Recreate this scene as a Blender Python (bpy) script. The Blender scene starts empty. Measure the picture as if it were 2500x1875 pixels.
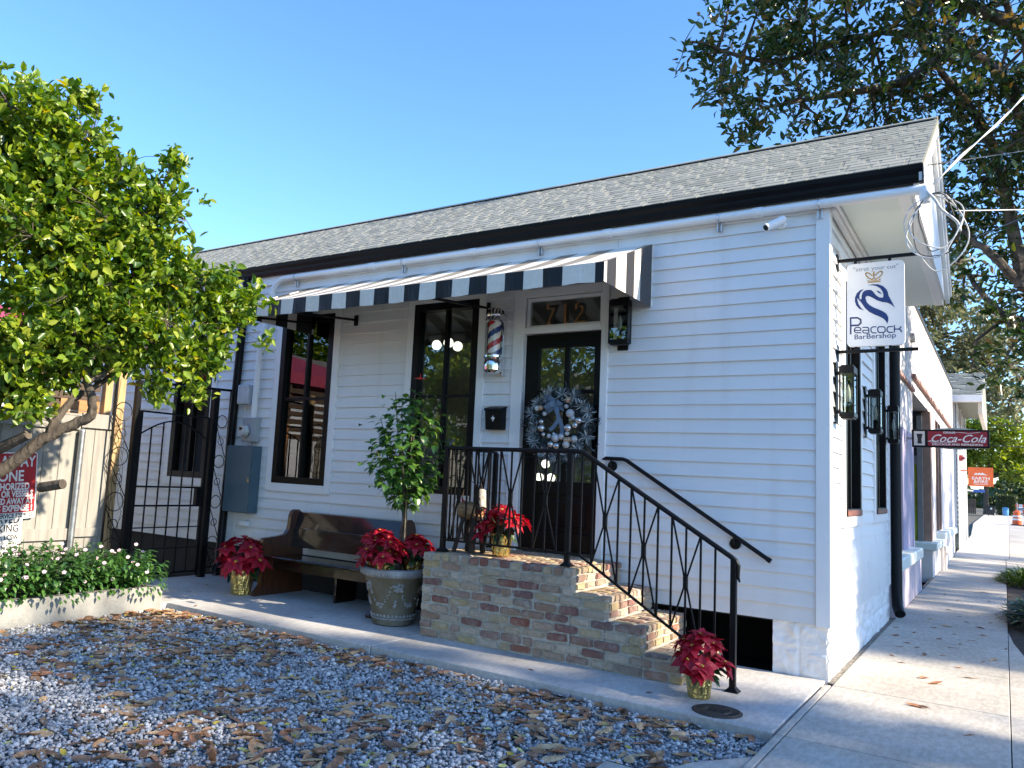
import bpy, bmesh, math, random
import numpy as np
from mathutils import Vector, Matrix, noise as mnoise

R = math.radians
C = bpy.context.scene.collection
SC = bpy.context.scene

# ------------------------------------------------------------------ camera
cam_d = bpy.data.cameras.new('camera')
cam = bpy.data.objects.new('camera', cam_d); C.objects.link(cam)
YAW, PITCH, ROLL = -0.602914858, 0.113945840, 0.051406589
cy, sy, cp, sp = math.cos(YAW), math.sin(YAW), math.cos(PITCH), math.sin(PITCH)
fwd = Vector((sy*cp, cy*cp, sp)); rgt = Vector((cy, -sy, 0)); upv = rgt.cross(fwd)
r2 = math.cos(ROLL)*rgt + math.sin(ROLL)*upv
u2 = -math.sin(ROLL)*rgt + math.cos(ROLL)*upv
mw = Matrix((r2, u2, -fwd)).transposed().to_4x4()
mw.translation = Vector((1.21722, -7.21038, 1.5))
cam.matrix_world = mw
cam_d.sensor_width = 36; cam_d.sensor_fit = 'HORIZONTAL'
cam_d.lens = 1931.94/2500*36
cam_d.shift_x = (1250-1125.68)/2500
cam_d.shift_y = (939.4-937.5)/2500
cam_d.clip_start = 0.05; cam_d.clip_end = 3000
SC.camera = cam

# ------------------------------------------------------------------ light
SUN_AZ, SUN_EL = R(8.5), R(30.0)          # azimuth from +X towards +Y
sv = Vector((math.cos(SUN_EL)*math.cos(SUN_AZ), math.cos(SUN_EL)*math.sin(SUN_AZ), math.sin(SUN_EL)))
W = bpy.data.worlds.new('World'); SC.world = W; W.use_nodes = True
nt = W.node_tree; nt.nodes.clear()
out = nt.nodes.new('ShaderNodeOutputWorld'); bg = nt.nodes.new('ShaderNodeBackground')
sky = nt.nodes.new('ShaderNodeTexSky'); sky.sky_type = 'NISHITA'; sky.sun_disc = False
sky.sun_elevation = SUN_EL; sky.sun_rotation = R(90)-SUN_AZ
sky.altitude = 0; sky.air_density = 1.0; sky.dust_density = 0.3; sky.ozone_density = 4.5
hsv = nt.nodes.new('ShaderNodeHueSaturation'); hsv.inputs['Saturation'].default_value = 1.12; hsv.inputs['Hue'].default_value = .503
nt.links.new(sky.outputs[0], hsv.inputs['Color']); nt.links.new(hsv.outputs[0], bg.inputs[0]); bg.inputs[1].default_value = 0.15
nt.links.new(bg.outputs[0], out.inputs[0])
sd = bpy.data.lights.new('sun', 'SUN'); sd.energy = 4.3; sd.angle = R(0.7); sd.color = (1.0, 0.86, 0.66)
so = bpy.data.objects.new('sun', sd); C.objects.link(so)
so.rotation_euler = (-sv).to_track_quat('-Z', 'Y').to_euler()
SC.view_settings.view_transform = 'Standard'; SC.view_settings.look = 'None'
SC.view_settings.exposure = 1.45; SC.view_settings.gamma = 1.0
SC.cycles.use_denoising = True
SC.cycles.max_bounces = 8; SC.cycles.transparent_max_bounces = 16
SC.cycles.sample_clamp_indirect = 6.0

# ------------------------------------------------------------------ helpers
def tag(o, label=None, cat=None, group=None, kind=None):
    if label: o['label'] = label
    if cat: o['category'] = cat
    if group: o['group'] = group
    if kind: o['kind'] = kind
    return o

def thing(name, label, cat, loc=(0, 0, 0), group=None, rotz=0.0):
    o = bpy.data.objects.new(name, None); C.objects.link(o)
    o.location = loc; o.rotation_euler = (0, 0, rotz); o.empty_display_size = 0.1
    return tag(o, label, cat, group)

def world_loc(o):
    v = Vector((0, 0, 0))
    while o is not None:
        v += Vector(o.location); o = o.parent
    return v

def link_mesh(name, me, mats, parent=None, loc=None, smooth=False, world=True):
    o = bpy.data.objects.new(name, me); C.objects.link(o)
    for m in (mats if isinstance(mats, (list, tuple)) else [mats]): me.materials.append(m)
    if parent is not None: o.parent = parent
    if loc is not None: o.location = loc
    if world:
        off = world_loc(o)
        if off.length > 0: me.transform(Matrix.Translation(-off))
    if smooth:
        me.polygons.foreach_set('use_smooth', [True]*len(me.polygons))
    return o

class MB:
    def __init__(s): s.v = []; s.f = []; s.m = []
    def add(s, vs, fs, m=0):
        b = len(s.v); s.v += [tuple(q) for q in vs]
        s.f += [tuple(i+b for i in f) for f in fs]; s.m += [m]*len(fs); return s
    def box(s, x0, x1, y0, y1, z0, z1, m=0):
        if x0 > x1: x0, x1 = x1, x0
        if y0 > y1: y0, y1 = y1, y0
        if z0 > z1: z0, z1 = z1, z0
        vs = [(x, y, z) for z in (z0, z1) for y in (y0, y1) for x in (x0, x1)]
        return s.add(vs, [(0,2,3,1),(4,5,7,6),(0,1,5,4),(2,6,7,3),(0,4,6,2),(1,3,7,5)], m)
    def bbox(s, x0, x1, y0, y1, z0, z1, b=0.004, m=0):
        """box with chamfered edges"""
        x0, x1 = min(x0,x1), max(x0,x1); y0, y1 = min(y0,y1), max(y0,y1); z0, z1 = min(z0,z1), max(z0,z1)
        bm = bmesh.new(); bmesh.ops.create_cube(bm, size=1)
        for v in bm.verts:
            v.co = Vector(((x0+x1)/2+v.co.x*(x1-x0), (y0+y1)/2+v.co.y*(y1-y0), (z0+z1)/2+v.co.z*(z1-z0)))
        bmesh.ops.bevel(bm, geom=bm.edges[:], offset=b, segments=2, affect='EDGES', profile=0.5)
        bm.verts.index_update()
        s.add([v.co for v in bm.verts], [[v.index for v in f.verts] for f in bm.faces], m); bm.free(); return s
    def bar(s, p, q, w, h, m=0, up=(0,0,1)):
        p, q = Vector(p), Vector(q); d = (q-p).normalized(); up = Vector(up)
        if abs(d.dot(up)) > .98: up = Vector((0,1,0))
        a = d.cross(up).normalized()*w/2; b = a.cross(d).normalized()*h/2
        vs = [e+i*a+j*b for e in (p, q) for i, j in ((-1,-1),(1,-1),(1,1),(-1,1))]
        return s.add(vs, [(0,1,2,3),(7,6,5,4),(0,4,5,1),(1,5,6,2),(2,6,7,3),(3,7,4,0)], m)
    def tube(s, pts, r, n=8, m=0, cap=True):
        pts = [Vector(p) for p in pts]; k = len(pts)
        rs = r if isinstance(r, (list, tuple)) else [r]*k
        vs = []; prev = None
        for i, p in enumerate(pts):
            d = (pts[min(i+1, k-1)]-pts[max(i-1, 0)])
            if d.length < 1e-9: d = Vector((0,0,1))
            d.normalize()
            if prev is None:
                a = d.cross(Vector((0,0,1)) if abs(d.z) < .9 else Vector((1,0,0))).normalized()
            else:
                a = prev-d*prev.dot(d)
                a = a.normalized() if a.length > 1e-6 else d.orthogonal().normalized()
            prev = a; b = d.cross(a)
            for j in range(n):
                t = 2*math.pi*j/n
                vs.append(p+(a*math.cos(t)+b*math.sin(t))*rs[i])
        fs = [(i*n+j, i*n+(j+1) % n, (i+1)*n+(j+1) % n, (i+1)*n+j) for i in range(k-1) for j in range(n)]
        if cap: fs += [tuple(range(n-1, -1, -1)), tuple((k-1)*n+j for j in range(n))]
        return s.add(vs, fs, m)
    def lathe(s, prof, c=(0,0,0), n=32, m=0, wob=None):
        vs = []
        for i, (r, z) in enumerate(prof):
            for j in range(n):
                t = 2*math.pi*j/n; rr = r*(wob(t, i) if wob else 1)
                vs.append((c[0]+rr*math.cos(t), c[1]+rr*math.sin(t), c[2]+z))
        k = len(prof)
        fs = [(i*n+j, i*n+(j+1) % n, (i+1)*n+(j+1) % n, (i+1)*n+j) for i in range(k-1) for j in range(n)]
        fs += [tuple(range(n-1, -1, -1)), tuple((k-1)*n+j for j in range(n))]
        return s.add(vs, fs, m)
    def prism(s, poly, fn, d0, d1, m=0):
        """poly in 2-D, fn(u, v, d) -> 3-D"""
        n = len(poly)
        vs = [fn(u, v, d0) for u, v in poly]+[fn(u, v, d1) for u, v in poly]
        fs = [tuple(range(n)), tuple(range(2*n-1, n-1, -1))]+[(i, i+n, (i+1) % n+n, (i+1) % n) for i in range(n)]
        return s.add(vs, fs, m)
    def sphere(s, c, r, nu=12, nv=8, m=0, sc=(1,1,1)):
        vs = [(c[0], c[1], c[2]-r*sc[2])]
        for i in range(1, nv):
            a = -math.pi/2+math.pi*i/nv
            for j in range(nu):
                t = 2*math.pi*j/nu
                vs.append((c[0]+r*sc[0]*math.cos(a)*math.cos(t), c[1]+r*sc[1]*math.cos(a)*math.sin(t), c[2]+r*sc[2]*math.sin(a)))
        vs.append((c[0], c[1], c[2]+r*sc[2])); L = len(vs)-1
        fs = [(0, 1+(j+1) % nu, 1+j) for j in range(nu)]
        for i in range(nv-2):
            fs += [(1+i*nu+j, 1+i*nu+(j+1) % nu, 1+(i+1)*nu+(j+1) % nu, 1+(i+1)*nu+j) for j in range(nu)]
        fs += [(1+(nv-2)*nu+j, 1+(nv-2)*nu+(j+1) % nu, L) for j in range(nu)]
        return s.add(vs, fs, m)
    def ring(s, c, ax, r0, r, n=20, k=6, m=0):
        ax = Vector(ax).normalized(); a = ax.orthogonal().normalized(); b = ax.cross(a); c = Vector(c)
        vs = []
        for i in range(n):
            t = 2*math.pi*i/n; d = a*math.cos(t)+b*math.sin(t)
            for j in range(k):
                q = 2*math.pi*j/k
                vs.append(c+d*(r0+r*math.cos(q))+ax*r*math.sin(q))
        return s.add(vs, [(i*k+j, ((i+1) % n)*k+j, ((i+1) % n)*k+(j+1) % k, i*k+(j+1) % k) for i in range(n) for j in range(k)], m)
    def blade(s, p, d, nrm, L, Wd, droop=0.3, fold=0.25, seg=4, prof=None, m=0):
        """a leaf / petal: midrib plus two sides, curved"""
        p = Vector(p); d = Vector(d).normalized(); nrm = Vector(nrm)
        nrm = (nrm-d*nrm.dot(d))
        nrm = nrm.normalized() if nrm.length > 1e-5 else d.orthogonal().normalized()
        sd = d.cross(nrm); prof = prof or [0.0, .75, 1.0, .62, 0.0]
        vs = []
        for i in range(seg+1):
            t = i/seg; w = Wd*.5*prof[i]
            q = p+d*(L*t*(1-.25*droop*t))-nrm*(droop*L*.55*t*t)
            vs += [q-sd*w+nrm*w*fold, q, q+sd*w+nrm*w*fold]
        fs = []
        for i in range(seg):
            a = i*3
            fs += [(a, a+1, a+4, a+3), (a+1, a+2, a+5, a+4)]
        return s.add(vs, fs, m)
    def text(s, body, size, fn, m=0, ext=0.001, off=0.0, align='CENTER', sx=1.0, shear=0.0, cs=1.0):
        """lettering laid into the surface fn(u, v, d)"""
        cu = bpy.data.curves.new('t', 'FONT'); cu.body = body; cu.size = size; cu.extrude = ext; cu.offset = off
        cu.align_x = align; cu.shear = shear; cu.resolution_u = 3; cu.space_character = cs
        ob = bpy.data.objects.new('t', cu); C.objects.link(ob)
        dg = bpy.context.evaluated_depsgraph_get(); me = bpy.data.meshes.new_from_object(ob.evaluated_get(dg))
        s.add([fn(v.co.x*sx, v.co.y, v.co.z) for v in me.vertices], [tuple(p.vertices) for p in me.polygons], m)
        bpy.data.objects.remove(ob); bpy.data.curves.remove(cu); bpy.data.meshes.remove(me); return s
    def stroke(s, pts, w, fn, d0, d1, m=0):
        """flat pen stroke in the plane fn"""
        for (a, b) in zip(pts[:-1], pts[1:]):
            a, b = Vector(a), Vector(b); d = b-a
            if d.length < 1e-6: continue
            d.normalize(); nn = Vector((-d.y, d.x))*w/2; e = d*w*.3
            s.prism([a-e-nn, b+e-nn, b+e+nn, a-e+nn], fn, d0, d1, m)
        return s
    def mesh(s, name):
        me = bpy.data.meshes.new(name); me.from_pydata([tuple(v) for v in s.v], [], s.f)
        me.polygons.foreach_set('material_index', s.m); me.update(); return me
    def build(s, name, mats, parent=None, smooth=False, fix=True, loc=None):
        me = s.mesh(name)
        if fix:
            bm = bmesh.new(); bm.from_mesh(me); bmesh.ops.recalc_face_normals(bm, faces=bm.faces[:]); bm.to_mesh(me); bm.free()
        o = link_mesh(name, me, mats, parent, loc=loc, smooth=smooth)
        if smooth == 'auto':
            me.polygons.foreach_set('use_smooth', [True]*len(me.polygons))
            try: me.set_sharp_from_angle(angle=R(35))
            except Exception: pass
        return o

def np_mesh(name, V, F, mats, parent=None, mi=None, smooth=False, loc=None):
    """big mesh from numpy arrays; F is (n, k)"""
    me = bpy.data.meshes.new(name); n, k = F.shape
    me.vertices.add(len(V)); me.vertices.foreach_set('co', np.ascontiguousarray(V, np.float32).ravel())
    me.loops.add(n*k); me.loops.foreach_set('vertex_index', np.ascontiguousarray(F, np.int32).ravel())
    me.polygons.add(n); me.polygons.foreach_set('loop_start', np.arange(0, n*k, k, dtype=np.int32))
    try: me.polygons.foreach_set('loop_total', np.full(n, k, np.int32))
    except Exception: pass
    if mi is not None: me.polygons.foreach_set('material_index', np.ascontiguousarray(mi, np.int32))
    me.update(calc_edges=True); me.validate()
    return link_mesh(name, me, mats, parent, loc=loc, smooth=smooth)

def dup(root, loc=None, rotz=None, label=None, group=None, scale=None):
    r = root.copy(); C.objects.link(r)
    if loc is not None: r.location = loc
    if rotz is not None: r.rotation_euler = (0, 0, rotz)
    if scale is not None: r.scale = (scale,)*3
    if label: r['label'] = label
    if group: r['group'] = group
    for ch in list(root.children):
        c = ch.copy(); C.objects.link(c); c.parent = r
        for g in ch.children:
            d = g.copy(); C.objects.link(d); d.parent = c
    return r

# leaf masses ---------------------------------------------------------------
def nrmz(a): return a/np.maximum(np.linalg.norm(a, axis=1, keepdims=True), 1e-9)
def leaves_np(rng, P, D, L, asp=.5, up=.6, fold=.18, jit=.35):
    """P base points, D directions (n,3): six-vertex folded leaves, two quads each"""
    n = len(P); D = nrmz(D+rng.normal(0, jit, (n, 3)))
    U = np.tile([0, 0, 1.], (n, 1))*up+rng.normal(0, .5, (n, 3))
    S = nrmz(np.cross(D, U)); N = np.cross(S, D)
    L = (L*rng.uniform(.5, 1.3, n))[:, None]; w = L*asp*.5
    b = P; t = P+D*L-N*L*.12
    m1 = P+D*L*.34; m2 = P+D*L*.72-N*L*.03
    V = np.stack([b, m1+S*w+N*w*fold*2, m2+S*w*.78+N*w*fold*2, t, m2-S*w*.78+N*w*fold*2, m1-S*w+N*w*fold*2], 1).reshape(-1, 3)
    i = np.arange(n)[:, None]*6
    F = np.concatenate([i+np.array([[0, 1, 2, 3]]), i+np.array([[0, 3, 4, 5]])], 1).reshape(-1, 4)
    return V, F

def tips_in_lobes(rng, lobes, n, shell=.55):
    """points spread through ellipsoid lobes, denser towards their surface; lobe = (x,y,z, rx,ry,rz)"""
    lob = np.array([l if len(l) == 6 else (*l[:3], l[3], l[3], l[3]) for l in lobes], float); vol = (lob[:, 3]*lob[:, 4]*lob[:, 5])**.75
    idx = rng.choice(len(lob), n, p=vol/vol.sum()); d = nrmz(rng.normal(0, 1, (n, 3)))
    r = rng.uniform(shell**3, 1, n)**(1/3)*rng.uniform(.82, 1.12, n)
    return lob[idx, :3]+d*lob[idx, 3:]*r[:, None], nrmz(d*np.array([1, 1, .8])+np.array([0, 0, .25]))

def twig_tubes(mb, rng, tips, nodes, limb_pts, r1=.012, r2=.004, m=0, every=1):
    """nodes joined to the nearest limb point, tips to the nearest node"""
    LP = np.array(limb_pts); N = np.array(nodes)
    for q in N:
        k = LP[np.argmin(((LP-q)**2).sum(1))]
        mid = (k*.5+q*.5)+rng.normal(0, .06, 3)*np.linalg.norm(q-k)
        mb.tube([k, mid, q], [r1*1.6, r1*1.1, r1*.6], 5, m, cap=False)
    A = np.concatenate([N, LP])
    for q in tips[::every]:
        k = A[np.argmin(((A-q)**2).sum(1))]
        mid = (k+q)/2+rng.normal(0, .07, 3)*np.linalg.norm(q-k)
        mb.tube([k, mid, q], [r2*1.5, r2*1.1, r2*.7], 3, m, cap=False)

# ------------------------------------------------------------------ materials
def nodes_of(m): return m.node_tree.nodes, m.node_tree.links
def mat(name, col, rough=.5, metal=0.0, ns=8.0, na=.08, bs=0.0, bk=0.0, coat=0.0, col2=None, isl=0.0, spec=.5, det=4.0, stretch=None, bdist=.01):
    """Principled with noise-broken colour, optional second colour, bump and per-island variation"""
    m = bpy.data.materials.new(name); m.use_nodes = True; N, L = nodes_of(m); b = N['Principled BSDF']
    b.inputs['Roughness'].default_value = rough; b.inputs['Metallic'].default_value = metal
    b.inputs['Specular IOR Level'].default_value = spec
    if coat: b.inputs['Coat Weight'].default_value = coat; b.inputs['Coat Roughness'].default_value = .06
    tc = N.new('ShaderNodeTexCoord'); co = tc.outputs['Object']
    if stretch:
        mp = N.new('ShaderNodeMapping'); mp.inputs['Scale'].default_value = stretch; L.new(co, mp.inputs[0]); co = mp.outputs[0]
    nz = N.new('ShaderNodeTexNoise'); nz.inputs['Scale'].default_value = ns; nz.inputs['Detail'].default_value = det; nz.inputs['Roughness'].default_value = .6
    L.new(co, nz.inputs['Vector'])
    rp = N.new('ShaderNodeValToRGB'); rp.color_ramp.elements[0].position = .3; rp.color_ramp.elements[1].position = .7
    c2 = col2 or tuple(max(0, c*(1-na*2)) for c in col); c1 = col if col2 else tuple(min(1, c*(1+na)) for c in col)
    rp.color_ramp.elements[0].color = (*c2, 1); rp.color_ramp.elements[1].color = (*c1, 1)
    L.new(nz.outputs[0], rp.inputs[0]); oc = rp.outputs[0]
    if isl:
        g = N.new('ShaderNodeNewGeometry'); mr = N.new('ShaderNodeMapRange'); mr.inputs['To Min'].default_value = 1-isl; mr.inputs['To Max'].default_value = 1+isl
        L.new(g.outputs['Random Per Island'], mr.inputs[0]); hs = N.new('ShaderNodeHueSaturation'); L.new(mr.outputs[0], hs.inputs['Value']); L.new(oc, hs.inputs['Color']); oc = hs.outputs[0]
    L.new(oc, b.inputs['Base Color'])
    mr2 = N.new('ShaderNodeMapRange'); mr2.inputs['To Min'].default_value = max(.02, rough-.08); mr2.inputs['To Max'].default_value = min(1, rough+.1)
    L.new(nz.outputs[0], mr2.inputs[0]); L.new(mr2.outputs[0], b.inputs['Roughness'])
    if bk:
        n2 = N.new('ShaderNodeTexNoise'); n2.inputs['Scale'].default_value = bs; n2.inputs['Detail'].default_value = 5; L.new(co, n2.inputs['Vector'])
        bp = N.new('ShaderNodeBump'); bp.inputs['Strength'].default_value = bk; bp.inputs['Distance'].default_value = bdist; L.new(n2.outputs[0], bp.inputs['Height']); L.new(bp.outputs[0], b.inputs['Normal'])
    return m

def ramp_island(name, stops, rough=.6, trans=0.0, spec=.5, bump=None, coat=0.0, patch=None):
    """colour picked per loose piece (leaf, stone, brick) from a ramp; trans adds translucency for leaves"""
    m = bpy.data.materials.new(name); m.use_nodes = True; N, L = nodes_of(m); b = N['Principled BSDF']
    b.inputs['Roughness'].default_value = rough; b.inputs['Specular IOR Level'].default_value = spec
    if coat: b.inputs['Coat Weight'].default_value = coat
    g = N.new('ShaderNodeNewGeometry'); rp = N.new('ShaderNodeValToRGB'); el = rp.color_ramp.elements
    for i, (p, c) in enumerate(stops):
        e = el[i] if i < 2 else el.new(p)
        e.position = p; e.color = (*c, 1)
    L.new(g.outputs['Random Per Island'], rp.inputs[0])
    tc = N.new('ShaderNodeTexCoord'); nz = N.new('ShaderNodeTexNoise'); nz.inputs['Scale'].default_value = bump[0] if bump else 30; nz.inputs['Detail'].default_value = 5
    L.new(tc.outputs['Object'], nz.inputs['Vector'])
    mr = N.new('ShaderNodeMapRange'); mr.inputs['To Min'].default_value = .72; mr.inputs['To Max'].default_value = 1.25; L.new(nz.outputs[0], mr.inputs[0])
    hs = N.new('ShaderNodeHueSaturation'); L.new(mr.outputs[0], hs.inputs['Value']); L.new(rp.outputs[0], hs.inputs['Color'])
    if patch:
        n3 = N.new('ShaderNodeTexNoise'); n3.inputs['Scale'].default_value = 11; n3.inputs['Detail'].default_value = 7; n3.inputs['Roughness'].default_value = .7; L.new(tc.outputs['Object'], n3.inputs['Vector'])
        r3 = N.new('ShaderNodeValToRGB'); r3.color_ramp.elements[0].position = .48; r3.color_ramp.elements[1].position = .66; r3.color_ramp.elements[1].color = (.4, .4, .4, 1); L.new(n3.outputs[0], r3.inputs[0])
        m3 = N.new('ShaderNodeMix'); m3.data_type = 'RGBA'; L.new(r3.outputs[0], m3.inputs[0]); L.new(hs.outputs[0], m3.inputs[6]); m3.inputs[7].default_value = (*patch, 1); L.new(m3.outputs[2], b.inputs['Base Color'])
    else: L.new(hs.outputs[0], b.inputs['Base Color'])
    if bump:
        bp = N.new('ShaderNodeBump'); bp.inputs['Strength'].default_value = bump[1]; bp.inputs['Distance'].default_value = bump[2]
        L.new(nz.outputs[0], bp.inputs['Height']); L.new(bp.outputs[0], b.inputs['Normal'])
    if trans:
        t = N.new('ShaderNodeBsdfTranslucent'); hs2 = N.new('ShaderNodeHueSaturation'); hs2.inputs['Value'].default_value = 1.6; hs2.inputs['Saturation'].default_value = 1.15
        L.new(hs.outputs[0], hs2.inputs['Color']); L.new(hs2.outputs[0], t.inputs[0])
        mx = N.new('ShaderNodeMixShader'); mx.inputs[0].default_value = trans
        L.new(b.outputs[0], mx.inputs[1]); L.new(t.outputs[0], mx.inputs[2]); L.new(mx.outputs[0], N['Material Output'].inputs[0])
    return m

def glass_mat(name, tint=(.82, .86, .85), f=1.55, boost=.06):
    m = bpy.data.materials.new(name); m.use_nodes = True; N, L = nodes_of(m); N.remove(N['Principled BSDF'])
    tr = N.new('ShaderNodeBsdfTransparent'); tr.inputs[0].default_value = (*tint, 1)
    gl = N.new('ShaderNodeBsdfGlossy'); gl.inputs['Roughness'].default_value = 0.0
    fr = N.new('ShaderNodeFresnel'); fr.inputs[0].default_value = f
    tc = N.new('ShaderNodeTexCoord'); nz = N.new('ShaderNodeTexNoise'); nz.inputs['Scale'].default_value = 1.6; nz.inputs['Detail'].default_value = 0
    bp = N.new('ShaderNodeBump'); bp.inputs['Strength'].default_value = .05; bp.inputs['Distance'].default_value = .02
    L.new(tc.outputs['Object'], nz.inputs[0]); L.new(nz.outputs[0], bp.inputs['Height']); L.new(bp.outputs[0], gl.inputs['Normal'])
    ad = N.new('ShaderNodeMath'); ad.operation = 'ADD'; ad.inputs[1].default_value = boost; ad.use_clamp = True; L.new(fr.outputs[0], ad.inputs[0])
    mx = N.new('ShaderNodeMixShader'); L.new(ad.outputs[0], mx.inputs[0]); L.new(tr.outputs[0], mx.inputs[1]); L.new(gl.outputs[0], mx.inputs[2])
    L.new(mx.outputs[0], N['Material Output'].inputs[0]); return m

def emis(name, col, st):
    m = bpy.data.materials.new(name); m.use_nodes = True; N, L = nodes_of(m); b = N['Principled BSDF']
    b.inputs['Base Color'].default_value = (*col, 1); b.inputs['Emission Color'].default_value = (*col, 1); b.inputs['Emission Strength'].default_value = st
    return m

SIDING = mat('white_siding_paint', (.78, .78, .775), .5, ns=1.3, na=.025, bs=90, bk=.06)
def weather(m):
    """splash dirt near the ground and faint vertical run marks"""
    N, L = nodes_of(m); b = N['Principled BSDF']; src = b.inputs['Base Color'].links[0].from_socket
    tc = N.new('ShaderNodeTexCoord'); sx = N.new('ShaderNodeSeparateXYZ'); L.new(tc.outputs['Object'], sx.inputs[0])
    mr = N.new('ShaderNodeMapRange'); mr.inputs['From Min'].default_value = 1.05; mr.inputs['From Max'].default_value = .40; L.new(sx.outputs['Z'], mr.inputs[0])
    n1 = N.new('ShaderNodeTexNoise'); n1.inputs['Scale'].default_value = 5; n1.inputs['Detail'].default_value = 8; L.new(tc.outputs['Object'], n1.inputs['Vector'])
    mu = N.new('ShaderNodeMath'); mu.operation = 'MULTIPLY'; L.new(mr.outputs[0], mu.inputs[0]); L.new(n1.outputs[0], mu.inputs[1])
    mp = N.new('ShaderNodeMapping'); mp.inputs['Scale'].default_value = (3.2, 3.2, .22); L.new(tc.outputs['Object'], mp.inputs[0])
    n2 = N.new('ShaderNodeTexNoise'); n2.inputs['Scale'].default_value = 2; n2.inputs['Detail'].default_value = 7; L.new(mp.outputs[0], n2.inputs['Vector'])
    m2 = N.new('ShaderNodeMapRange'); m2.inputs['From Min'].default_value = .54; m2.inputs['From Max'].default_value = .78; m2.inputs['To Max'].default_value = .32; L.new(n2.outputs[0], m2.inputs[0])
    ad = N.new('ShaderNodeMath'); ad.operation = 'ADD'; ad.use_clamp = True; L.new(mu.outputs[0], ad.inputs[0]); L.new(m2.outputs[0], ad.inputs[1])
    mx = N.new('ShaderNodeMix'); mx.data_type = 'RGBA'; L.new(ad.outputs[0], mx.inputs[0]); L.new(src, mx.inputs[6]); mx.inputs[7].default_value = (.60, .575, .53, 1); L.new(mx.outputs[2], b.inputs['Base Color'])
weather(SIDING)
TRIM = mat('white_trim_paint', (.82, .82, .81), .45, ns=2, na=.02, bs=60, bk=.04)
STONE = mat('white_painted_stone', (.80, .79, .77), .6, ns=5, na=.05, bs=22, bk=.35, bdist=.02)
BLACK = mat('black_metal_paint', (.004, .004, .005), .42, spec=.25, ns=20, na=.2, bs=150, bk=.05)
BFRAME = mat('black_window_paint', (.003, .003, .0035), .4, spec=.2, ns=12, na=.15)
BDOOR = mat('black_door_paint', (.003, .003, .004), .35, spec=.2, ns=6, na=.15, bs=40, bk=.03)
GUTTER = mat('black_gutter_enamel', (.004, .0045, .006), .42, spec=.2, ns=6, na=.15)
GLASS = glass_mat('window_glass')
PALE_BLUE = mat('pale_soffit_paint', (.72, .78, .72), .5, ns=1, na=.02)
DARK = mat('crawl_space_shade', (.012, .011, .010), .9, ns=6, na=.3)  # near-black, the shade under the house put into the colour
CONC = mat('concrete', (.56, .55, .53), .8, ns=2.2, na=.10, bs=120, bk=.15, det=8)
CONC2 = mat('old_concrete', (.46, .45, .43), .85, ns=3.5, na=.2, bs=90, bk=.3, det=9)
ROOM = mat('room_wall_paint', (.34, .35, .34), .7, ns=2, na=.05)
ROOMF = mat('room_floor_wood', (.10, .06, .035), .4, ns=4, na=.2)
CHROME = mat('polished_chrome', (.78, .78, .80), .08, 1.0, ns=4, na=.03)
GALV = mat('galvanised_steel', (.42, .44, .46), .38, .85, ns=14, na=.12)
BARK = mat('grey_bark', (.105, .085, .065), .9, ns=14, na=.35, bs=28, bk=.8, bdist=.02, stretch=(1, 1, .45))
BARK2 = mat('dark_bark', (.10, .082, .066), .9, ns=9, na=.4, bs=22, bk=.8, bdist=.03)
SOIL = mat('dark_soil', (.05, .036, .026), .95, ns=12, na=.4, bs=40, bk=.8, bdist=.02)
GOLD = mat('gold_foil', (.78, .60, .22), .22, 1.0, ns=12, na=.12, bs=26, bk=.9, bdist=.012)
# ------------------------------------------------------------------ ground, paving
def flat(name, poly, z0, z1, m, kind='structure'):
    mb = MB(); mb.prism(poly, lambda u, v, d: (u, v, d), z0, z1); o = mb.build(name, m); return tag(o, kind=kind)

GRAVELBASE = ramp_island('gravel_base', [(0, (.10, .10, .105)), (1, (.12, .12, .125))], .9, bump=(70, 1.0, .02))
ASPH = mat('asphalt', (.07, .07, .072), .9, ns=6, na=.2, bs=150, bk=.4)
g = MB(); g.box(-900, 900, -900, 1500, -.5, -.16); tag(g.build('ground', mat('dry_earth', (.11, .10, .075), .95, ns=.6, na=.3, bs=12, bk=.5)), kind='structure')
flat('gravel_bed', [(-6.6, -1.70), (-6.6, -16), (-.6, -16), (-.62, -4.2), (-.36, -2.95), (-.24, -2.62), (-.1, -2.42), (.0, -2.28), (.0, -1.70)], -.155, -.072, GRAVELBASE)

def paving(name, slabs, z0, z1, m):
    mb = MB()
    for s in slabs: mb.bbox(*s, z0, z1, b=.007)
    return tag(mb.build(name, m), kind='structure')

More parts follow.
